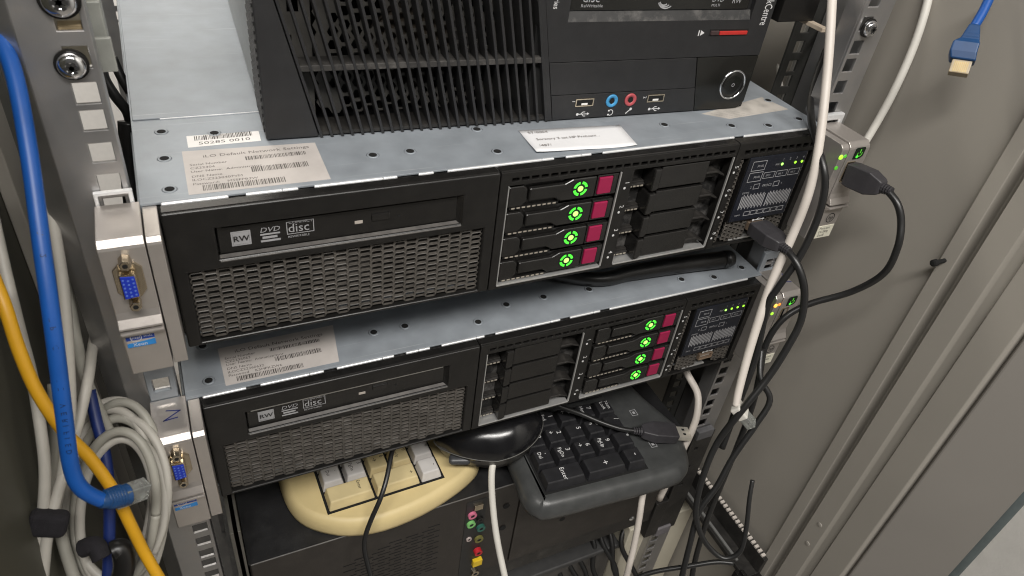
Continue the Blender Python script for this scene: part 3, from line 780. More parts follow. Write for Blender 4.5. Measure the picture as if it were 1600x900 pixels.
obj('fan_guard', gm, fan_metal, tc)
obj('guard_frame', MB().plate(2, 30, 6, TH - 3, 14.6, 15.6, [(9 + 7*i, 12.5 + 7*i, 10 + 8*j, 14 + 8*j) for i in range(2) for j in range(6)] + [(8, 14, 66, 82), (18, 24, 66, 82)]), fan_metal, tc)
obj('guard_frame', MB().box(158, 176, 14.6, 15.6, 6, TH - 3), fan_metal, tc)
fn = obj('fan', MB().cyl((gc[0], 19, gc[1]), (gc[0], 40, gc[1]), 24, 21, 28), M('fan_dust', (.05, .04, .03), .9, 0, .3, 150, dust=.6, dcol=(.14, .11, .08)), tc)
for k in range(7):
    t = 2*math.pi*k/7; d = Vector((math.cos(t), 0, math.sin(t))); e_ = Vector((-math.sin(t), 0, math.cos(t)))
    obj('blade', MB().obox(Vector((gc[0], 34, gc[1])) + d*34, d, (e_*.8 + Y_*.6).normalized(), (Y_*.8 - e_*.6).normalized(), 14, 10, .8), blk_dusty, fn)
obj('fan_backing', MB().box(2, 176, 44, 45.5, 3, TH - 3), dark, tc)
# right hand panels
up = MB().prism([(169.9, 39), (177.4, 39), (177.4, TH), (155.7, TH)], 'y', 0, 4)
obj('front_panel', up.plate(177.4, 331.5, 39, TH, 0, 4, [(178.2, 314.4, 63.4, TH - 2)]), tc_blk, tc)
ob = obj('drive_door', MB().box(178.6, 311.4, 2.4, 5, 69.4, TH - 2.2), tc_gloss, tc, bev=.4)
obj('drive_slot', MB().box(311.6, 314.3, 3.4, 5, 64, TH - 2.2), dark, tc)
obj('drive_ledge', MB().prism([(.2, 63.4), (2.6, 69), (5, 69), (5, 63.4)], 'x', 178.3, 314.3), M('dusty_ledge', (.03, .03, .03), .6, 0, .2, 100, dust=.9, dcol=(.20, .19, .18)), tc)
dl = MB(); dl.text('disc', 7.6, (187, 2.3, 74.4), X_, Z_); dl.text('ReWritable', 2.6, (186.4, 2.3, 71.4), X_, Z_, sx=1.25)
obj('disc_mark', dl, print_g, ob, flip=False)
dl = MB(); dl.text('DVD', 4.5, (281, 2.3, 74.4), X_, Z_); dl.text('MULTI', 2.4, (281.4, 2.3, 71.4), X_, Z_)
obj('dvd_mark', dl, print_g, ob, flip=False)
obj('rewrite_mark', MB().text('RW', 4.6, (297, 2.3, 73.4), X_, Z_), print_g, ob, flip=False)
for r_ in (3.2, 4.6, 6):
    obj('swirl_mark', arc(MB(), (243 + r_*.6, 75 + r_*.3), 2.3, r_, r_ + .8, 3.6, 5.4, 8), print_g, ob, flip=False)
obj('lower_panel', MB().prism([(174.8, 17.3), (284.8, 17.3), (279.6, 38.5), (170.1, 38.5)], 'y', 0, 4), tc_blk, tc, bev=.25)
IO = [(178.4, .2), (289.2, .2), (285.1, 16.9), (175, 16.9)]
io = obj('port_panel', MB().prism(IO, 'y', .05, 4), tc_blk, tc, bev=.25)
gp = obj('power_panel', MB().prism([(289.8, .2), (327, .2), (331.5, 5), (331.5, 38.5), (280.1, 38.5), (285.5, 16.9)], 'y', 0, 4), tc_gloss, tc, bev=.3)
tor = MB(); n = 40
c = (316.6, 18.0); vs = []
for i in range(n):
    t = 2*math.pi*i/n
    for k in range(8):
        q = 2*math.pi*k/8; rr_ = 10.1 + .75*math.cos(q)
        vs.append((c[0] + rr_*math.cos(t), -.2 - .75*math.sin(q), c[1] + rr_*math.sin(t)))
tor.add(vs, [(i*8+k, ((i+1) % n)*8+k, ((i+1) % n)*8+(k+1) % 8, i*8+(k+1) % 8) for i in range(n) for k in range(8)])
pbt = obj('power_button', MB().lathe((c[0], 0, c[1]), (0, -1, 0), [(0, 9.6), (.5, 9.4), (.3, 6), (.1, .5)], 36), tc_gloss, tc, smooth=True)
obj('button_ring', tor, chrome, pbt, smooth=True)
pm = MB(); arc(pm, c, -.75, .9, 1.25, 0, 6.28, 14); obj('power_mark', pm, print_g, pbt, flip=False)
def usb_a(x):
    u = obj('usb_socket', MB().plate(x, x + 13.4, 8.6, 14, -.4, 3, [(x + .8, x + 12.6, 9.4, 13.2)]), nickel, io, bev=.15)
    obj('socket_inside', MB().box(x + .8, x + 12.6, -.12, .04, 9.4, 13.2), dark, io)
    obj('socket_tongue', MB().box(x + 4.5, x + 9, -.24, -.13, 9.6, 10.9), label_w, io)
usb_a(193.2); usb_a(247.9)
for x, mt in ((220.3, jack_blue), (234.6, jack_pink)):
    z = 11.3
    j = obj('audio_jack', MB().lathe((x, .3, z), (0, -1, 0), [(0, 4.5), (.9, 4.4), (1.1, 3.6), (.6, 1.9), (-.8, 1.8)], 26), mt, io, smooth=True)
    obj('jack_hole', MB().cyl((x, -.5, z), (x, -.35, z), 1.9, 1.9, 16), dark, j)
ic = MB(); y = -.1
def usbic(x, z):
    ic.quad((x-4,y,z-.25), (x+3.4,y,z-.25), (x+3.4,y,z+.25), (x-4,y,z+.25)); ic.cyl((x-4,y,z), (x-4,y-.05,z), 1, 1, 10)
    ic.prism([(x+3.2,z-1),(x+3.2,z+1),(x+5,z)], 'y', y, y-.05); ic.prism([(x-2,z),(x-.2,z+1.7),(x+1.6,z+1.7),(x+1.6,z+1.2),(x,z+1.2),(x-1.2,z)], 'y', y, y-.05)
    ic.prism([(x-1,z),(x+.6,z-1.7),(x+2.2,z-1.7),(x+2.2,z-1.2),(x+.8,z-1.2),(x-.2,z)], 'y', y, y-.05)
usbic(200, 3.2); usbic(255.4, 3.6)
arc(ic, (220.9, 3.0), y, 1.7, 2.2, -2.0, 2.2, 12); ic.box(218.9, 220.2, y-.05, y, 3.9, 5); ic.box(218.9, 220.2, y-.05, y, 1, 2.1)
ic.obox(Vector((234.9, y, 3.2)), Vector((.75,0,.66)), Vector((-.66,0,.75)), Y_, 2.6, .35, .04); ic.cyl((236.4,y,4.6), (236.4,y-.05,4.6), 1, 1, 10)
ic.text('1', 3.4, (190.6, y, 13.2), Z_*-1, X_); ic.text('2', 3.4, (244.6, y, 13.2), Z_*-1, X_)
obj('port_symbols', ic, print_w, io, flip=False)
obj('eject_slot', MB().box(284, 315.4, -.08, .6, 53, 57.4), dark, tc)
obj('eject_lever', MB().box(292, 314.8, -.9, .5, 53.6, 56.2), red, tc, bev=.5)
obj('lever_tip', MB().box(284.8, 291.6, -.9, .5, 53.6, 56.6), red_dk, tc, bev=.5)
tx = MB()
tx.text('ThinkCentre', 8.8, (323.4, -.1, 59.6), Z_*-1, X_, 'R', sx=.56)
tx.text('M Series', 5.2, (167.2, -.1, 71.4), Z_*-1, X_, 'R', sx=.8)
tx.prism([(277,53.4),(277,57),(280,55.2)], 'y', -.1, -.15); tx.box(275.2, 276, -.15, -.1, 53.4, 57)
obj('brand_lettering', tx, print_w, tc, flip=False)

# ================================================================== shelf with the black case on it
sh = thing('rack_shelf', 'black steel shelf with front lip carrying the vented black case', 'shelf', (0, 0, -484))
obj('lip', MB().box(-222, 206, -3.5, -1.5, -484, -447.5), shelf_m, sh, bev=.6)
obj('tray', MB().box(-222, 206, -1.4, 430, -449.5, -447.5), shelf_m, sh)
obj('bracket', MB().plate(224, 251, -516, -346, -4.2, -.4, [(231, 236, z, z + 4) for z in (-372, -402, -432)]), shelf_m, sh, bev=.5)
obj('bracket', MB().box(207, 224, -6, 200, -516, -452), shelf_m, sh, bev=.5)
obj('bracket', MB().box(-251, -223, -4.2, -.4, -516, -400), shelf_m, sh, bev=.5)
obj('bracket_cap', MB().box(226, 246, -7, -.5, -352, -340), M('grey_cap', (.10, .10, .105), .45), sh, bev=.8)
obj('bracket_cap', MB().box(224, 243, -7, -.5, -522, -507), M('grey_cap_b', (.16, .15, .16), .45), sh, bev=1.5)
p = px(987, 809, y=-3.6); obj('shelf_screw', MB().lathe(p, (0, -1, 0), [(0, 4), (1.2, 3.8), (2.2, 2), (2.3, .3)], 14), chrome, sh, smooth=True)

PY = -12.
bc = thing('black_case', 'black computer case with vent slits and coloured sockets under the keyboards', 'computer', (0, PY, -447.4))
pe = px(812, 780, y=PY).x
obj('body', MB().box(-206, 196, PY + 1.5, 380, -447.3, -319), case_brn, bc, bev=.8)
obj('top_panel', MB().box(-206.4, 196.4, PY + .4, 380, -318.95, -318), M('case_top', (.016, .016, .017), .42, 0, .2, 60, .3, 2500, dust=.14, dcol=(.12, .12, .12)), bc)
obj('rear_face', MB().box(-205, pe - .6, PY, PY + 1.4, -446, -319.4), case_brn, bc, bev=.3)
obj('rear_face', MB().box(pe + .6, 195, PY - .8, PY + 1.4, -446, -319.4), case_brn, bc, bev=.6)
obj('top_edge', MB().box(-205, pe, PY - .7, PY + .3, -319.1, -318.05), M('edge_highlight', (.16, .155, .15), .4, .4, .15), bc, bev=.3)  # lighter strip paints a highlight along the case's top edge
vt = MB()
for k in range(17):
    z = px(690, 818, y=PY).z - k*4.3
    xr = px(688, 818, y=PY).x - (k % 2)*5
    xl = max(-140, xr - 24 - k*17.5)
    x = xr
    while x - 11 > xl: vt.box(x - 11, x, PY - .15, PY + .1, z - .55, z + .55); x -= 14.6
obj('vent_slits', vt, dark, bc)
def soc(name, u, v, r, mt, ln=3, sq=0):
    p = px(u, v, y=PY)
    if sq: o = obj(name, MB().box(p.x - r, p.x + r, PY - ln, PY + .2, p.z - r*sq, p.z + r*sq), mt, bc, bev=.3)
    else:
        o = obj(name, MB().lathe((p.x, PY + .1, p.z), (0, -1, 0), [(0, r), (ln, r), (ln, r*.5), (ln - 1.5, r*.42)], 18), mt, bc)
        obj('socket_hole', MB().cyl((p.x, PY - ln + .4, p.z), (p.x, PY - ln + .2, p.z), r*.45, r*.45, 12), dark, o)
a = px(731, 790, y=PY); b = px(757, 786, y=PY); c_ = px(722, 910, y=PY)
obj('socket_plate', MB().box(a.x - 1, b.x + 2, PY - .5, PY - .05, -445, a.z + 4), M('io_plate', (.03, .03, .03), .5, .3), bc)
soc('usb_socket', 747, 790, 4, nickel, 2.5, .9); soc('audio_socket', 737, 803, 4, jack_rose, 3)
soc('audio_socket', 735, 817, 4, jack_green, 3); soc('audio_socket', 749, 809, 3.2, blk, 3)
soc('audio_socket', 750, 822, 4, jack_dgreen, 3.5); soc('round_socket', 747, 840, 4.2, M('olive_socket', (.16, .15, .04), .5), 3)
soc('round_socket', 732, 841, 2.6, M('pale_socket', (.45, .38, .36), .5), 2); soc('phono_socket', 745, 858, 3.8, rca_red, 5)
soc('yellow_socket', 744, 875, 4.6, rca_yel, 4, 1.0); soc('plug_socket', 741, 893, 4, nickel, 3)
for u, v in ((791, 790), (785, 824), (878, 810)):
    p = px(u, v, y=PY); k = PY - .9
    obj('screw_hole', MB().cyl((p.x, k - .06, p.z), (p.x, k + .4, p.z), 3.2, 3.2, 18), dark, bc)
obj('side_rail', MB().box(-214, -211.5, -20, 300, -446, -262).box(-208.8, -207, -20, 300, -446, -262), M('slim_rail', (.12, .115, .10), .4, .3), sh, bev=.3)

# ================================================================== keyboards and mouse
U = 19.05
def keycap(w, d, h, ins=2.3, back=1.2, front=3.0):
    mb = MB()
    b = [(.4, .4), (w - .4, .4), (w - .4, d - .4), (.4, d - .4)]
    t = [(ins, front), (w - ins, front), (w - ins, d - back), (ins, d - back)]
    vs = [(x, y, 0) for x, y in b] + [(x, y, h) for x, y in t]
    return mb.add(vs, [(0,3,2,1),(4,5,6,7),(0,1,5,4),(1,2,6,5),(2,3,7,6),(3,0,4,7)])
def keyboard(name, label, o, ang, outline, zb, zd, rows, body_m, keymat, legend_m, well, rnd, legends_scale=1.):
    kb = thing(name, label, 'keyboard', (0, 0, 0), (o.x, o.y, zb), ang)
    ca, sa = math.cos(-ang), math.sin(-ang)
    loc = [((p.x - o.x)*ca - (p.y - o.y)*sa, (p.x - o.x)*sa + (p.y - o.y)*ca) for p in outline]
    # smooth closed outline
    pts = loc
    n = len(pts); cx = sum(p[0] for p in pts)/n; cy = sum(p[1] for p in pts)/n
    def ring(k, z):
        out = []
        for i, p in enumerate(pts):
            a = Vector(pts[i-1]); b = Vector(p); c = Vector(pts[(i+1) % n])
            d = (c - a).normalized(); nn = Vector((-d.y, d.x))
            if nn.dot(Vector((cx, cy)) - b) < 0: nn = -nn
            q = b + nn * k; out.append((q.x, q.y, z))
        return out
    H = zd - zb
    prof = [(2.5, 0), (0.6, 1.2), (0, H*.26), (.4, H*.44), (rnd*.14, H*.64), (rnd*.36, H*.83), (rnd*.66, H*.95), (rnd, H)]
    mb = MB(); vs = []
    for k, z in prof: vs += ring(k, z)
    fs = [(j*n+i, j*n+(i+1) % n, (j+1)*n+(i+1) % n, (j+1)*n+i) for j in range(len(prof)-1) for i in range(n)]
    fs += [list(range(n))[::-1], list(range((len(prof)-1)*n, len(prof)*n))]
    mb.add(vs, fs)
    obj('body', mb, body_m, kb, smooth=True).data.polygons[-1].use_smooth = False
    kb_last = kb.children
    x0, x1, y0, y1 = well
    obj('key_well', MB().box(x0, x1, y0, y1, H - 2, H + .15), dark, kb, bev=.1)
    for ry, row in rows:
        x = 0.
        for w, txt, km in row:
            if km is None: x += w*U; continue
            k = obj('key', keycap(w*U - .5, U - .5, 8.6), km, kb, at=(x + .25, ry*U + .25, H - .4), bev=.9, seg=2)
            if txt:
                t = MB()
                for (s_, sz, dx, dy) in txt:
                    t.text(s_, sz*legends_scale, (dx, dy, 8.75), (0, -1, 0), (1, 0, 0))
                obj('legend', t, legend_m, k, flip=False)
            x += w*U
    return kb
BZ = -300.
o = px(514, 802, z=BZ); o2 = px(690, 746, z=BZ); ang = math.atan2(o2.y - o.y, o2.x - o.x)
def smooth_px(pts, z, extra):
    v = [px(a, b, z=z) for a, b in pts]
    out = []
    for i in range(len(v) - 1):
        p0 = v[max(i-1, 0)]; p1 = v[i]; p2 = v[i+1]; p3 = v[min(i+2, len(v)-1)]
        for q in range(3):
            t = q/3
            out.append(.5*((2*p1) + (p2-p0)*t + (2*p0-5*p1+4*p2-p3)*t*t + (-p0+3*p1-3*p2+p3)*t**3))
    out.append(v[-1])
    return out + [Vector((a, b, z)) for a, b in extra]
ol = smooth_px([(437, 757), (448, 785), (468, 808), (500, 822), (545, 828), (600, 820), (660, 796), (710, 766), (738, 743), (749, 727), (746, 712)], BZ - 7, [(-6, 60), (2, 120), (2, 400), (-176, 400), (-172, 120)])
e1 = lambda s_, dy=6: [(s_, 4.0, 10.4, 16.4)]
KB = beige_key; KW = white_key
beige_rows = [(0, [(2, [('Enter', 3.2, 26, 16), ], KB), (2, [('+', 4.2, 30, 10)], KB), (1, [('-', 4.2, 12.5, 10)], KW)]),
              (1, [(1, [('.', 4, 13, 13), ('Del', 3, 6, 14.5)], KW), (1, [('3', 4, 12.5, 14.5), ('PgDn', 3, 6, 15.5)], KW), (1, [('6', 4, 12.5, 14.5), ('\u2192', 4, 6, 14)], KB), (1, [('9', 4, 12.5, 14.5), ('PgUp', 3, 6, 15.5)], KB), (1, [('*', 4, 12, 12)], KW)]),
              (2, [(2, [], KW), (1, [], KW), (1, [], KB), (1, [], KW)]),
              (3, [(2, [], KW), (1, [], KW), (1, [], KB), (1, [], KW)][1:] and [(1, [], KW), (1, [], KW), (1, [], KB), (1, [], KB), (1, [], KW)])]
beige_rows[2] = (2, [(1, [], KW), (1, [], KW), (1, [], KB), (1, [], KB), (1, [], KW)])
kb1 = keyboard('keyboard', 'yellowed beige keyboard with mixed cream and grey keys on the black case', o, ang, ol, -317.9, BZ, beige_rows,
               beige, None, M('key_legend_dark', (.03, .025, .02), .6), (-1.2, 5*U + 1.2, -1.2, 4*U + 2), 6.5, 1.25)
KZ = -288.
o = px(852.4, 771.6, z=KZ); o2 = px(1014, 730, z=KZ); ang = math.atan2(o2.y - o.y, o2.x - o.x)
ol = smooth_px([(806, 752), (812, 772), (822, 790), (838, 801), (862, 804), (960, 779), (1052, 753), (1070, 742), (1077, 728), (1074, 708), (1062, 672)], KZ - 9, [(164, 20), (150, 120), (140, 380), (0, 380), (14, 120), (12, 30)])
KK = key_blk
L1 = lambda a, b=None: [(a, 4.6, 11.5, 13.5)] + ([(b, 3.6, 5.2, 15.6)] if b else [])
black_rows = [(0, [(2, [('Enter', 4.4, 17, 15.2)], KK), (2, [('+', 6.5, 17, 12)], KK), (1, [('-', 6.5, 9, 12)], KK)]),
              (1, [(1, L1('.', 'Del'), KK), (1, L1('3', 'PgDn'), KK), (1, L1('6', '\u2192'), KK), (1, L1('9', 'PgUp'), KK), (1, L1('*'), KK)]),
              (2, [(1, L1('0', 'Ins'), KK), (1, L1('2', '\u2193'), KK), (1, L1('5'), KK), (1, L1('8', '\u2191'), KK), (1, L1('/'), KK)]),
              (3, [(1, [], KK), (1, L1('1', 'End'), KK), (1, L1('4', '\u2190'), KK), (1, L1('7', 'Home'), KK), (1, [('Num', 3.6, 12, 16), ('Lock', 3.6, 7, 16)], KK)]),
              (4.4, [(1, [], KK), (1, [], KK), (1, [], None), (1, [], KK), (1, [], KK)])]
kb2 = keyboard('keyboard', 'black keyboard with white number pad legends, its end jutting over the shelf', o, ang, ol, -306., KZ, black_rows,
               kb_blk, None, print_w, (-1, 5*U + 1, -1.2, 4*U + 1), 11., 1.3)
for (x_, y_) in ((8, 30), (92, 30), (8, 280), (92, 280)): obj('foot', MB().cyl((x_, y_, -11.9), (x_, y_, .3), 5, 5, 14), blk, kb2)
t = MB(); H = KZ + 306.
for (u, v) in ((990, 645), (1020, 694)):
    p = px(u, v, z=KZ); d = p - o; xa = d.x*math.cos(-ang) - d.y*math.sin(-ang); ya = d.x*math.sin(-ang) + d.y*math.cos(-ang)
    for (x0, x1, y0, y1) in ((xa-3, xa+3, ya-3.5, ya-3), (xa-3, xa+3, ya+3, ya+3.5), (xa-3, xa-2.5, ya-3, ya+3), (xa+2.5, xa+3, ya-3, ya+3), (xa-1.2, xa+1.2, ya-1.4, ya+1.4)):
        t.quad((x0,y0,H+.12), (x1,y0,H+.12), (x1,y1,H+.12), (x0,y1,H+.12))
obj('indicator_symbols', t, print_g, kb2, flip=False)

# mouse leaning from the beige keys up onto the black keyboard
mo = thing('mouse', 'glossy black computer mouse lying across the gap between the two keyboards', 'mouse', (0, 0, 0), (-2, 15, -286.5), math.radians(-8))
mo.rotation_euler = (math.radians(3), math.radians(-6.5), math.radians(-9))
def loft(LX, W, H, z0, power, n=28, m=24, bias=.18, squash=1.):
    mb = MB(); vs = []
    for i in range(n + 1):
        t = -1 + 2*i/n
        t = math.sin(t*math.pi/2)
        e = max(0, 1 - abs(t)**2.5)**.5
        w = W*(e*(1 - .16*t*t)); w *= (1 - .34*max(0, -t))
        hh = H*max(0, 1 - abs((t - bias)/(1 + abs(bias)*(1 if t < bias else -1)))**2.2)**.6
        for k in range(m):
            a = 2*math.pi*k/m; ca, sa = math.cos(a), math.sin(a)
            y = w*math.copysign(abs(ca)**.8, ca); z = z0 + (hh*abs(sa)**.9 if sa > 0 else -min(6, hh*.3)*abs(sa)**.5)
            vs.append((t*LX, y, z))
    fs = [(i*m+k, i*m+(k+1) % m, (i+1)*m+(k+1) % m, (i+1)*m+k) for i in range(n) for k in range(m)]
    mb.add(vs, fs)
    return mb
obj('shell', loft(47, 33, 25, 17, 1, bias=.25), mouse_m, mo, smooth=True)
def mouse_w(t): return 35*max(0, 1 - abs(t)**2.5)**.5*(1 - .16*t*t)*(1 - .34*max(0, -t))
mb = MB(); vs = []; ts = [math.sin((-1 + 2*i/24)*math.pi/2) for i in range(25)]
ring0 = [(t*47, -mouse_w(t)*.943) for t in ts] + [(t*47, mouse_w(t)*.943) for t in ts[-2:0:-1]]
lv_ = [(.80, 0), (.88, 1.5), (.93, 8), (.985, 15), (.99, 17.5)]
for k_, z_ in lv_: vs += [(a*k_, b*k_, z_) for a, b in ring0]
n_ = len(ring0)
fs = [(q*n_+i, q*n_+(i+1) % n_, (q+1)*n_+(i+1) % n_, (q+1)*n_+i) for q in range(len(lv_)-1) for i in range(n_)] + [list(range(n_))[::-1], list(range(len(lv_)*n_-n_, len(lv_)*n_))]
obj('base', mb.add(vs, fs), M('mouse_base', (.035, .033, .03), .3, 0, .15), mo, smooth=True)
obj('side_button', MB().obox((-29, -18, 9), (X_ + Y_*-.25).normalized(), (Y_ + X_*.25).normalized(), Z_, 9, 4.5, 3.6), M('button_grey', (.045, .047, .05), .4), mo, bev=3.2, seg=4)
rim = []
for i in range(41):
    t = math.sin((-1 + 2*i/40)*math.pi/2); w_ = 35*max(0, 1 - abs(t)**2.5)**.5*(1 - .16*t*t)*(1 - .34*max(0, -t))
    rim.append(Vector((t*47, -w_*.943, 17.0)))
obj('rim', MB().tube(rim, .45, 8, 2), mouse_g, mo, smooth=True)

# ================================================================== cables
def P(*a): return [px(u, v, d=d) for u, v, d in a]
def cable(name, label, pts, r, mat, cat='cable', group=None, n=12):
    o = obj(name, MB().tube(pts, r, n), mat, smooth=True); return tag(o, label, cat, group)
def ctube(parent, name, pts, r, mat, n=12):
    return obj(name, MB().tube(pts, r, n), mat, parent, smooth=True)
def basis(a, b, up=Z_):
    d = (b - a).normalized(); s_ = d.cross(up).normalized(); return d, s_, s_.cross(d)

# --- left: patch cable hanging in front with its plug loose
bl = P((-14, 30, 292), (20, 108, 290), (44, 230, 288), (66, 390, 288), (84, 520, 292), (99, 640, 300), (111, 728, 308), (128, 764, 314), (160, 782, 322))
b = thing('blue_patch_cable', 'bright blue patch cable whose loose plug points at the lower left ear', 'cable', tuple(bl[-1]))
ctube(b, 'jacket', bl, 3.35, cab_blue, 16)
q = P((156, 782, 321), (176, 780, 326), (199, 772, 332), (216, 768, 337))
bt = ctube(b, 'boot', [q[0], q[0].lerp(q[1], .6), q[1], q[1].lerp(q[2], .7), q[2]], [3.5, 4.0, 4.6, 5.0, 5.2], boot_blue)
d, s_, u_ = basis(q[1], q[2])
for k in range(6):
    c = q[0].lerp(q[2], .25 + k*.10); ctube(bt, 'boot_ring', [c - d*.5, c + d*.5], 4.5 + k*.16, boot_blue)
pg = obj('plug', MB().obox(q[2].lerp(q[3], .35), d, s_, u_, 7.5, 3.4, 4.4), clear, b, bev=.6)
cm = MB()
for k in range(8): cm.obox(q[3] - d*3.5 + u_*(-3.6 + k*1.03) - s_*2.9, d, s_, u_, 2.2, .6, .3)
obj('contacts', cm, gold, pg)
tl = MB()
tx_ = 'E 4PR 24AWG UTP CAT 5E VERIFIED'
for k, ch in enumerate(tx_):
    f = .30 + k*.0135
    i = f*(len(bl) - 1); j = int(i); p = bl[j].lerp(bl[min(j+1, len(bl)-1)], i - j)
    dd = (bl[min(j+1, len(bl)-1)] - bl[j]).normalized(); nn = (CAM - p).normalized(); nn = (nn - dd*nn.dot(dd)).normalized(); sd = dd.cross(nn)
    if ch != ' ': tl.text(ch, 3.0, p + nn*3.55 - sd*1.0, dd, sd)
obj('jacket_print', tl, M('jacket_print', (.003, .015, .06), .5), b, flip=False)

cable('yellow_patch_cable', 'yellow patch cable crossing behind the bright blue one',
      P((-12, 430, 318), (8, 480, 318), (30, 548, 322), (58, 612, 328), (98, 672, 336), (140, 715, 345), (178, 768, 352), (205, 822, 362), (228, 868, 372), (262, 925, 380)), 2.9, cab_yel)
lg = 'grey cables bundled by the black velcro strap'
cable('grey_cable', 'grey cable entering the velcro strap along the dark side wall', P((-30, 250, 352), (-8, 350, 350), (10, 430, 350), (32, 520, 350), (50, 590, 350), (62, 660, 350), (70, 730, 350), (68, 790, 352), (62, 840, 354), (50, 915, 356)), 2.7, cab_gry, group=lg)
cable('grey_cable', 'grey cable leaning from the rail into the velcro strap', P((168, 420, 470), (158, 480, 440), (146, 535, 400), (138, 590, 372), (125, 650, 366), (108, 712, 360), (92, 765, 356), (80, 810, 354), (72, 850, 354), (66, 915, 356)), 2.7, cab_gry, group=lg)
cable('grey_cable', 'grey cable running straight down beside the bright blue one', P((20, -20, 330), (42, 110, 334), (62, 230, 340), (80, 330, 345), (97, 430, 350), (104, 500, 352), (108, 570, 354), (110, 640, 356), (104, 700, 357), (94, 760, 358), (84, 800, 360), (70, 845, 362), (56, 915, 364)), 2.7, cab_gry, group=lg)
cable('dull_grey_cable', 'dull grey cable tucked against the outer edge of the left rail', P((40, 150, 380), (66, 270, 380), (92, 390, 382), (106, 460, 385), (120, 535, 388), (134, 590, 392), (154, 640, 396), (176, 685, 400)), 3.0, cab_gry2)
cable('dull_grey_cable', 'dull grey cable behind the straight grey one by the side wall', P((84, 600, 372), (86, 690, 374), (80, 770, 376), (96, 840, 378), (120, 915, 380)), 3.0, cab_gry2)
cable('navy_cable', 'thin navy blue cable hanging behind the loose plug', P((140, 610, 385), (150, 655, 385), (163, 705, 385), (170, 760, 385), (171, 830, 385), (168, 915, 385)), 3.0, cab_navy)
# coiled spare length: every loop drawn about the same hanging point
coil = thing('coiled_cables', 'loose coil of grey cables hanging beside the left rail', 'cable coil', tuple(px(180, 890, d=400)))
rr2 = random.Random(5)
for k in range(9):
    cu, cv = 178 + rr2.uniform(-10, 10), 790 + rr2.uniform(-14, 14); ru, rv = 62 + k*3.0 + rr2.uniform(-6, 6), 112 + k*5 + rr2.uniform(-12, 12)
    pts = []
    for j in range(17):
        t = 2*math.pi*j/16 + .3*k; tl_ = .28
        x = ru*math.cos(t); y = rv*math.sin(t)
        u = cu + x*math.cos(tl_) - y*math.sin(tl_)*.35; v = cv + x*math.sin(tl_)*.4 + y
        dd = 384 + k*4.2 + 6*math.sin(t + k); dd = min(dd, 384 + max(0, u - 70)*.28)
        pts.append(px(u, v, d=dd))
    ctube(coil, 'loop', pts, 2.5, cab_gry if k % 3 else cab_gry2)
v1 = P((80, 800, 350), (71, 834, 351)); d, s_, u_ = basis(v1[0], v1[1], up=(CAM - v1[0]).normalized())
vs_ = obj('velcro_strap', MB().obox((v1[0] + v1[1])/2, d, s_, u_, 6.2, 8.6, 5.2), velcro, bev=3.4, seg=4)
tag(vs_, 'black velcro strap holding the grey cables together', 'strap')
v2 = P((140, 862, 372), (148, 866, 372))
tag(obj('velcro_strap', MB().tube(P((128, 858, 362), (148, 852, 362), (160, 872, 362)), 4.6, 10), velcro, smooth=True), 'black velcro loop around the hanging coil of grey cables', 'strap')
tag(obj('cable_clamp', MB().tube(P((176, 862, 366), (190, 858, 368), (194, 885, 370), (186, 915, 372)), 5.2, 12), blk, smooth=True), 'black plastic clamp below the navy cable', 'clamp')

# --- between left rail and chassis
for k, (a_, lab) in enumerate(((P((158, 95, 420), (163, 122, 424), (180, 150, 430), (200, 178, 440), (206, 215, 452), (204, 262, 470)), 'black cable sweeping behind the left rail screws'),
                     (P((176, 90, 470), (188, 118, 474), (204, 146, 480), (214, 170, 490)), 'black cable hugging the upper server side wall'))):
    cable('black_cable', lab, a_, 3.1, cab_blk)
cable('black_cable', 'thick black cable dropping beside the upper server corner', P((200, 190, 440), (202, 230, 445), (204, 270, 450), (209, 320, 456), (216, 360, 470)), 6.0, cab_blk)

# --- right: white cables
w = thing('white_cable', 'thick white network cable hanging in front of the right ears', 'cable', tuple(px(1160, 655, d=540)))
wp = P((1301, -20, 478), (1297, 55, 478), (1291, 130, 482), (1280, 225, 486), (1264, 300, 496), (1238, 368, 512), (1208, 435, 524), (1184, 505, 532), (1166, 565, 538), (1154, 612, 541), (1150, 634, 542))
ctube(w, 'jacket', wp, [3.1, 3.1, 3.1, 3.1, 3.2, 3.3, 3.3, 3.3, 3.2, 3.0, 2.9], cab_wht, 16)
a_, b_ = P((1148, 632, 542), (1170, 658, 546)); d, s_, u_ = basis(a_, b_)
pl_ = obj('plug', MB().obox(a_.lerp(b_, .35), d, s_, u_, 6, 5.6, 4), cab_ivo, w, bev=1.2)
obj('plug_tip', MB().obox(a_.lerp(b_, .9), d, s_, u_, 6, 4.6, 3.4), clear, w, bev=.5)
cable('white_cable', 'white cable slanting down behind the upper right ear', P((1456, -30, 500), (1445, 20, 505), (1424, 82, 514), (1394, 148, 526), (1364, 202, 538), (1340, 240, 546), (1300, 300, 560), (1270, 360, 580)), 2.9, cab_ivo, n=16)
cable('white_cable', 'white cable looping beside the lower shelf bracket', P((1050, 540, 665), (1076, 588, 655), (1090, 616, 648), (1089, 648, 645), (1078, 680, 650), (1062, 712, 660), (1030, 780, 690)), 3.2, cab_wht)
cable('white_cable', 'white mouse lead hanging down past the coloured sockets', P((790, 705, 600), (772, 722, 592), (768, 750, 592), (771, 800, 598), (778, 850, 604), (793, 920, 612)), 2.8, cab_ivo)
cable('white_cable', 'ivory cable dropping from under the black keyboard end', P((1012, 735, 640), (1004, 775, 640), (998, 815, 645), (989, 860, 655), (974, 920, 668)), 2.9, cab_wht)
cable('pale_cable', 'thin pale cable far back behind the right rail', P((1226, 10, 640), (1222, 60, 640), (1218, 110, 640), (1222, 140, 640)), 2.6, cab_ivo)

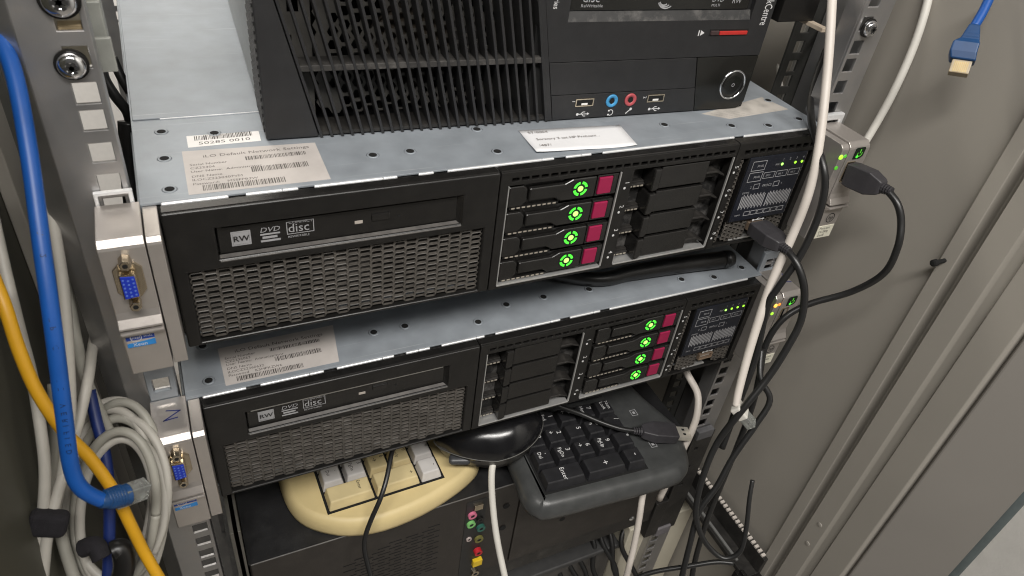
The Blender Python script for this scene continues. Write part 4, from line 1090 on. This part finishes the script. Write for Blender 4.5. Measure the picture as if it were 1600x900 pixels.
# --- right: black cables with plugs
def usb_plug(parent, a, b, hw, hh, up=Z_, shell=True, body=usb_grey):
    """overmoulded plug from a (socket) to b (cable)"""
    d, s_, u_ = basis(a, b, up); L = (b - a).length
    mb = MB(); vs = []
    prof = [(0, .92, .92), (.12, 1, 1), (.52, 1, 1), (.74, .66, .86), (.80, .52, .75)]
    for f, kx, kz in prof:
        c = a + d*L*f
        for p, q in ((-1,-1),(1,-1),(1,1),(-1,1)): vs.append(c + s_*p*hw*kx + u_*q*hh*kz)
    fs = [(i*4+k, i*4+(k+1) % 4, (i+1)*4+(k+1) % 4, (i+1)*4+k) for i in range(len(prof)-1) for k in range(4)] + [(3,2,1,0), (16,17,18,19)]
    mb.add(vs, fs)
    o = obj('plug_body', mb, body, parent, bev=1.1, seg=3)
    for k in range(4):
        c = a + d*L*(.82 + .05*k); obj('strain_relief', MB().tube([c - d*L*.016, c + d*L*.016], hh*.72 - k*.25, 10, 1), body, parent)
    return o
A = Vector((228.3, -37.4, -22.5 + T1)); B = px(1394, 300, d=488)
u1 = thing('usb_cable', 'black USB cable plugged into the upper right ear', 'cable', tuple(A))
usb_plug(u1, A, B, 8.4, 5.4, up=X_)
pts = [B.lerp(A, .12)] + P((1402, 318, 487), (1408, 348, 488), (1402, 388, 492), (1380, 428, 508), (1330, 456, 530), (1262, 476, 546), (1222, 500, 552), (1196, 540, 560), (1187, 585, 568), (1176, 632, 578), (1155, 690, 596), (1130, 750, 618), (1105, 812, 640), (1085, 880, 660), (1078, 930, 670))
ctube(u1, 'lead', pts, 2.5, cab_blk)
A = Vector((180.5, -18, T1 - 72.4)); B = px(1234, 394, d=510)
u2 = thing('usb_cable', 'black USB cable plugged below the upper status panel', 'cable', tuple(A))
usb_plug(u2, A, B, 8.6, 5.2)
pts = [B.lerp(A, .12)] + P((1243, 408, 508), (1254, 436, 508), (1257, 465, 512), (1251, 502, 518), (1232, 540, 524), (1200, 590, 532), (1160, 640, 538), (1122, 690, 550), (1100, 740, 556), (1088, 790, 562), (1090, 820, 566), (1104, 850, 570), (1130, 872, 570), (1156, 862, 566), (1166, 825, 562), (1171, 780, 560), (1176, 750, 560))
ctube(u2, 'lead', pts, [2.7]*8 + [2.6 - .1*k for k in range(len(pts) - 8)], cab_blk)
cable('black_cable', 'thin black lead running down beside the thick white cable', P((1310, 15, 560), (1290, 80, 550), (1270, 140, 535), (1267, 180, 510), (1276, 225, 492), (1287, 262, 486), (1288, 300, 490), (1276, 345, 498), (1250, 400, 508), (1215, 450, 520), (1198, 480, 528), (1180, 560, 545), (1150, 640, 556), (1128, 700, 566)), 2.6, cab_blk)
cable('black_cable', 'black lead curving from the lower right ear down to the floor bar', P((1190, 545, 556), (1188, 590, 552), (1203, 625, 552), (1180, 665, 556), (1145, 715, 562), (1120, 760, 566), (1092, 800, 570), (1078, 850, 574), (1062, 915, 580)), 2.4, cab_blk)
cable('black_cable', 'thin black lead lying low in front of the shelf bracket', P((1146, 880, 580), (1120, 878, 582), (1080, 884, 586), (1010, 897, 594), (960, 925, 600)), 2.0, cab_blk)
cable('black_cable', 'thin black lead hanging across the beige keyboard', P((618, 690, 566), (612, 708, 558), (604, 748, 548), (594, 780, 544), (580, 812, 545), (571, 838, 546), (570, 862, 548), (582, 910, 552)), 1.9, cab_blk)
# loose plug lying on the black keyboard
u3 = thing('usb_cable', 'loose USB plug on a black lead lying on the black keyboard', 'cable', tuple(px(1040, 676, z=KZ)))
B = px(988, 673, z=KZ + 12.0); A = px(1056, 677, z=KZ + 6.6)
usb_plug(u3, A, B, 8.6, 5.2)
d, s_, u_ = basis(B, A)
mt = obj('metal_tip', MB().obox(A + d*6, d, s_, u_, 6.8, 6.2, 2.4), M('usb_tip', (.75, .72, .64), .3, .7), u3, bev=.3)
for k in (-1, 1): obj('tip_window', MB().obox(A + d*6.8 + s_*2.6*k + u_*2.42, d, s_, u_, 1.3, 1.1, .06), dark, mt)
ctube(u3, 'lead', [B + d*2] + [px(970, 670, z=KZ + 13), px(942, 661, z=KZ + 15), px(908, 647, z=KZ + 19), px(872, 634, z=KZ + 26), px(850, 620, z=KZ + 30)], 2.3, cab_blk)
# blue plug dangling in front of the side panel
q = P((1552, -16, 452), (1536, 18, 452), (1522, 42, 452), (1508, 72, 453), (1503, 97, 454), (1499, 114, 455))
b2 = thing('blue_patch_cable', 'dark blue patch cable end dangling before the grey side panel', 'cable', tuple(q[-1]))
ctube(b2, 'jacket', q[:3], 2.9, cab_blue)
d, s_, u_ = basis(q[2], q[4], up=(CAM - q[3]).normalized())
mb = MB(); vs = []
prof = [(q[2] - d*1, 3.0, 3.0), (q[2] + d*9, 5.4, 4.6), (q[3] - d*1, 7.4, 5.2), (q[3] + d*5, 7.6, 5.4), (q[4], 7.2, 5.2)]
for c, a_, b_ in prof:
    for p, r_ in ((-1,-1),(1,-1),(1,1),(-1,1)): vs.append(c + s_*p*a_ + u_*r_*b_)
mb.add(vs, [(i*4+k, i*4+(k+1) % 4, (i+1)*4+(k+1) % 4, (i+1)*4+k) for i in range(4) for k in range(4)] + [(3,2,1,0), (16,17,18,19)])
bt = obj('boot', mb, boot_blue, b2, bev=1.0, seg=3)
for k in range(5):
    c = q[2] + d*(1.5 + k*2.1); w_ = 3.4 + k*.55
    obj('boot_ring', MB().obox(c, d, s_, u_, .55, w_, 3.4 + k*.38), boot_blue, bt, bev=.5)
pg = obj('plug', MB().obox(q[4] + d*3.6, d, s_, u_, 4.6, 5.6, 3.8), M('amber_clear_plug', (.30, .24, .15), .3), b2, bev=.5)
cm = MB()
for k in range(8): cm.obox(q[4] + d*4.2 + s_*(-3.6 + k*1.03) + u_*3.85, d, s_, u_, 3.2, .28, .2)
obj('contacts', cm, gold, pg)

# ================================================================== between the servers and low down
rod = [px(1132, 405, z=-129), px(1060, 414, z=-129.2), px(985, 426, z=-129.8), px(930, 436, z=-130.6), px(880, 440, z=-131)]
rod[-1] = rod[-2] + (rod[-2] - rod[-3]) + Vector((-20, 26, 0))
an = thing('antenna_rod', 'matte black rod lying on the lower server lid', 'rod', tuple(rod[0] - Vector((0, 0, 8))))
ctube(an, 'shaft', rod, [7.0, 7.0, 6.2, 5.4, 4.6], blk, 18)
d = (rod[0] - rod[1]).normalized()
obj('end_cap', MB().lathe(rod[0] - d*2, d, [(0, 7.3), (6, 7.3), (9, 6.4), (10.4, 4), (10.8, .4)], 20), cab_blk, an, smooth=True)

cb = thing('cable_bar', 'black slotted cable bar with a row of pale teeth by the right wall', 'cable bar', (276, -40, -494))
y0, y1 = -100, 46
obj('channel', MB().box(268, 290, y0, y1, -492, -486).box(284.5, 290, y0, y1, -486, -462), shelf_m, cb, bev=.6)
obj('groove', MB().box(271, 274, y0 + 20, y1, -486, -484.2), M('groove_edge', (.16, .16, .155), .4), cb)
obj('end_block', MB().box(262, 288, y0 - 6, y0 + 12, -500, -486.2).box(266, 270, y0 - 4, y0 + 8, -486, -482), blk_sat, cb, bev=.8)
M_tooth = M('pale_tooth', (.60, .55, .50), .6)
tooth = mesh_of('tooth', MB().box(-2.6, 2.2, 0, 3.0, 0, 2.2), M_tooth, Vector((0, 0, 0)))
for k in range(26): obj('tooth', None, None, cb, at=(287, y0 + 4 + k*5.4, -461.9), mesh=tooth)

wb = thing('white_box', 'cream box with panel seams standing below the cable bar', 'box', (262, 60, -1189))
obj('carton', MB().box(200, 292, 10, 220, -1188, -520), M('cream_board', (.62, .58, .47), .6, 0, .05, 20), wb, bev=1)
for y in (46, 92): obj('seam', MB().box(200.5, 291.5, y, y + 1.2, -520.2, -519.7), grout, wb)
gb = thing('grey_bin', 'dark flat topped device standing on the cabinet base under the shelf', 'device', (100, 200, -1189))
obj('housing', MB().box(-60, 194, 20, 420, -1189, -560), M('dull_grey_box', (.08, .075, .07), .6), gb, bev=3)
obj('lid', MB().box(-64, 197, 14, 424, -559.8, -552), M('dark_grey_lid', (.05, .05, .05), .5), gb, bev=2)
for k in range(7):
    r3 = random.Random(40 + k); u = 868 + k*17
    cable('black_cable', 'black lead in the tangle under the shelf', P((u + r3.uniform(-30, 30), 790, 860), (u + r3.uniform(-10, 16), 845, 850), (u + 14 + r3.uniform(-10, 16), 890, 850), (u + 30 + r3.uniform(-10, 20), 940, 850)), 3.0, cab_blk, group='leads tangled under the shelf')
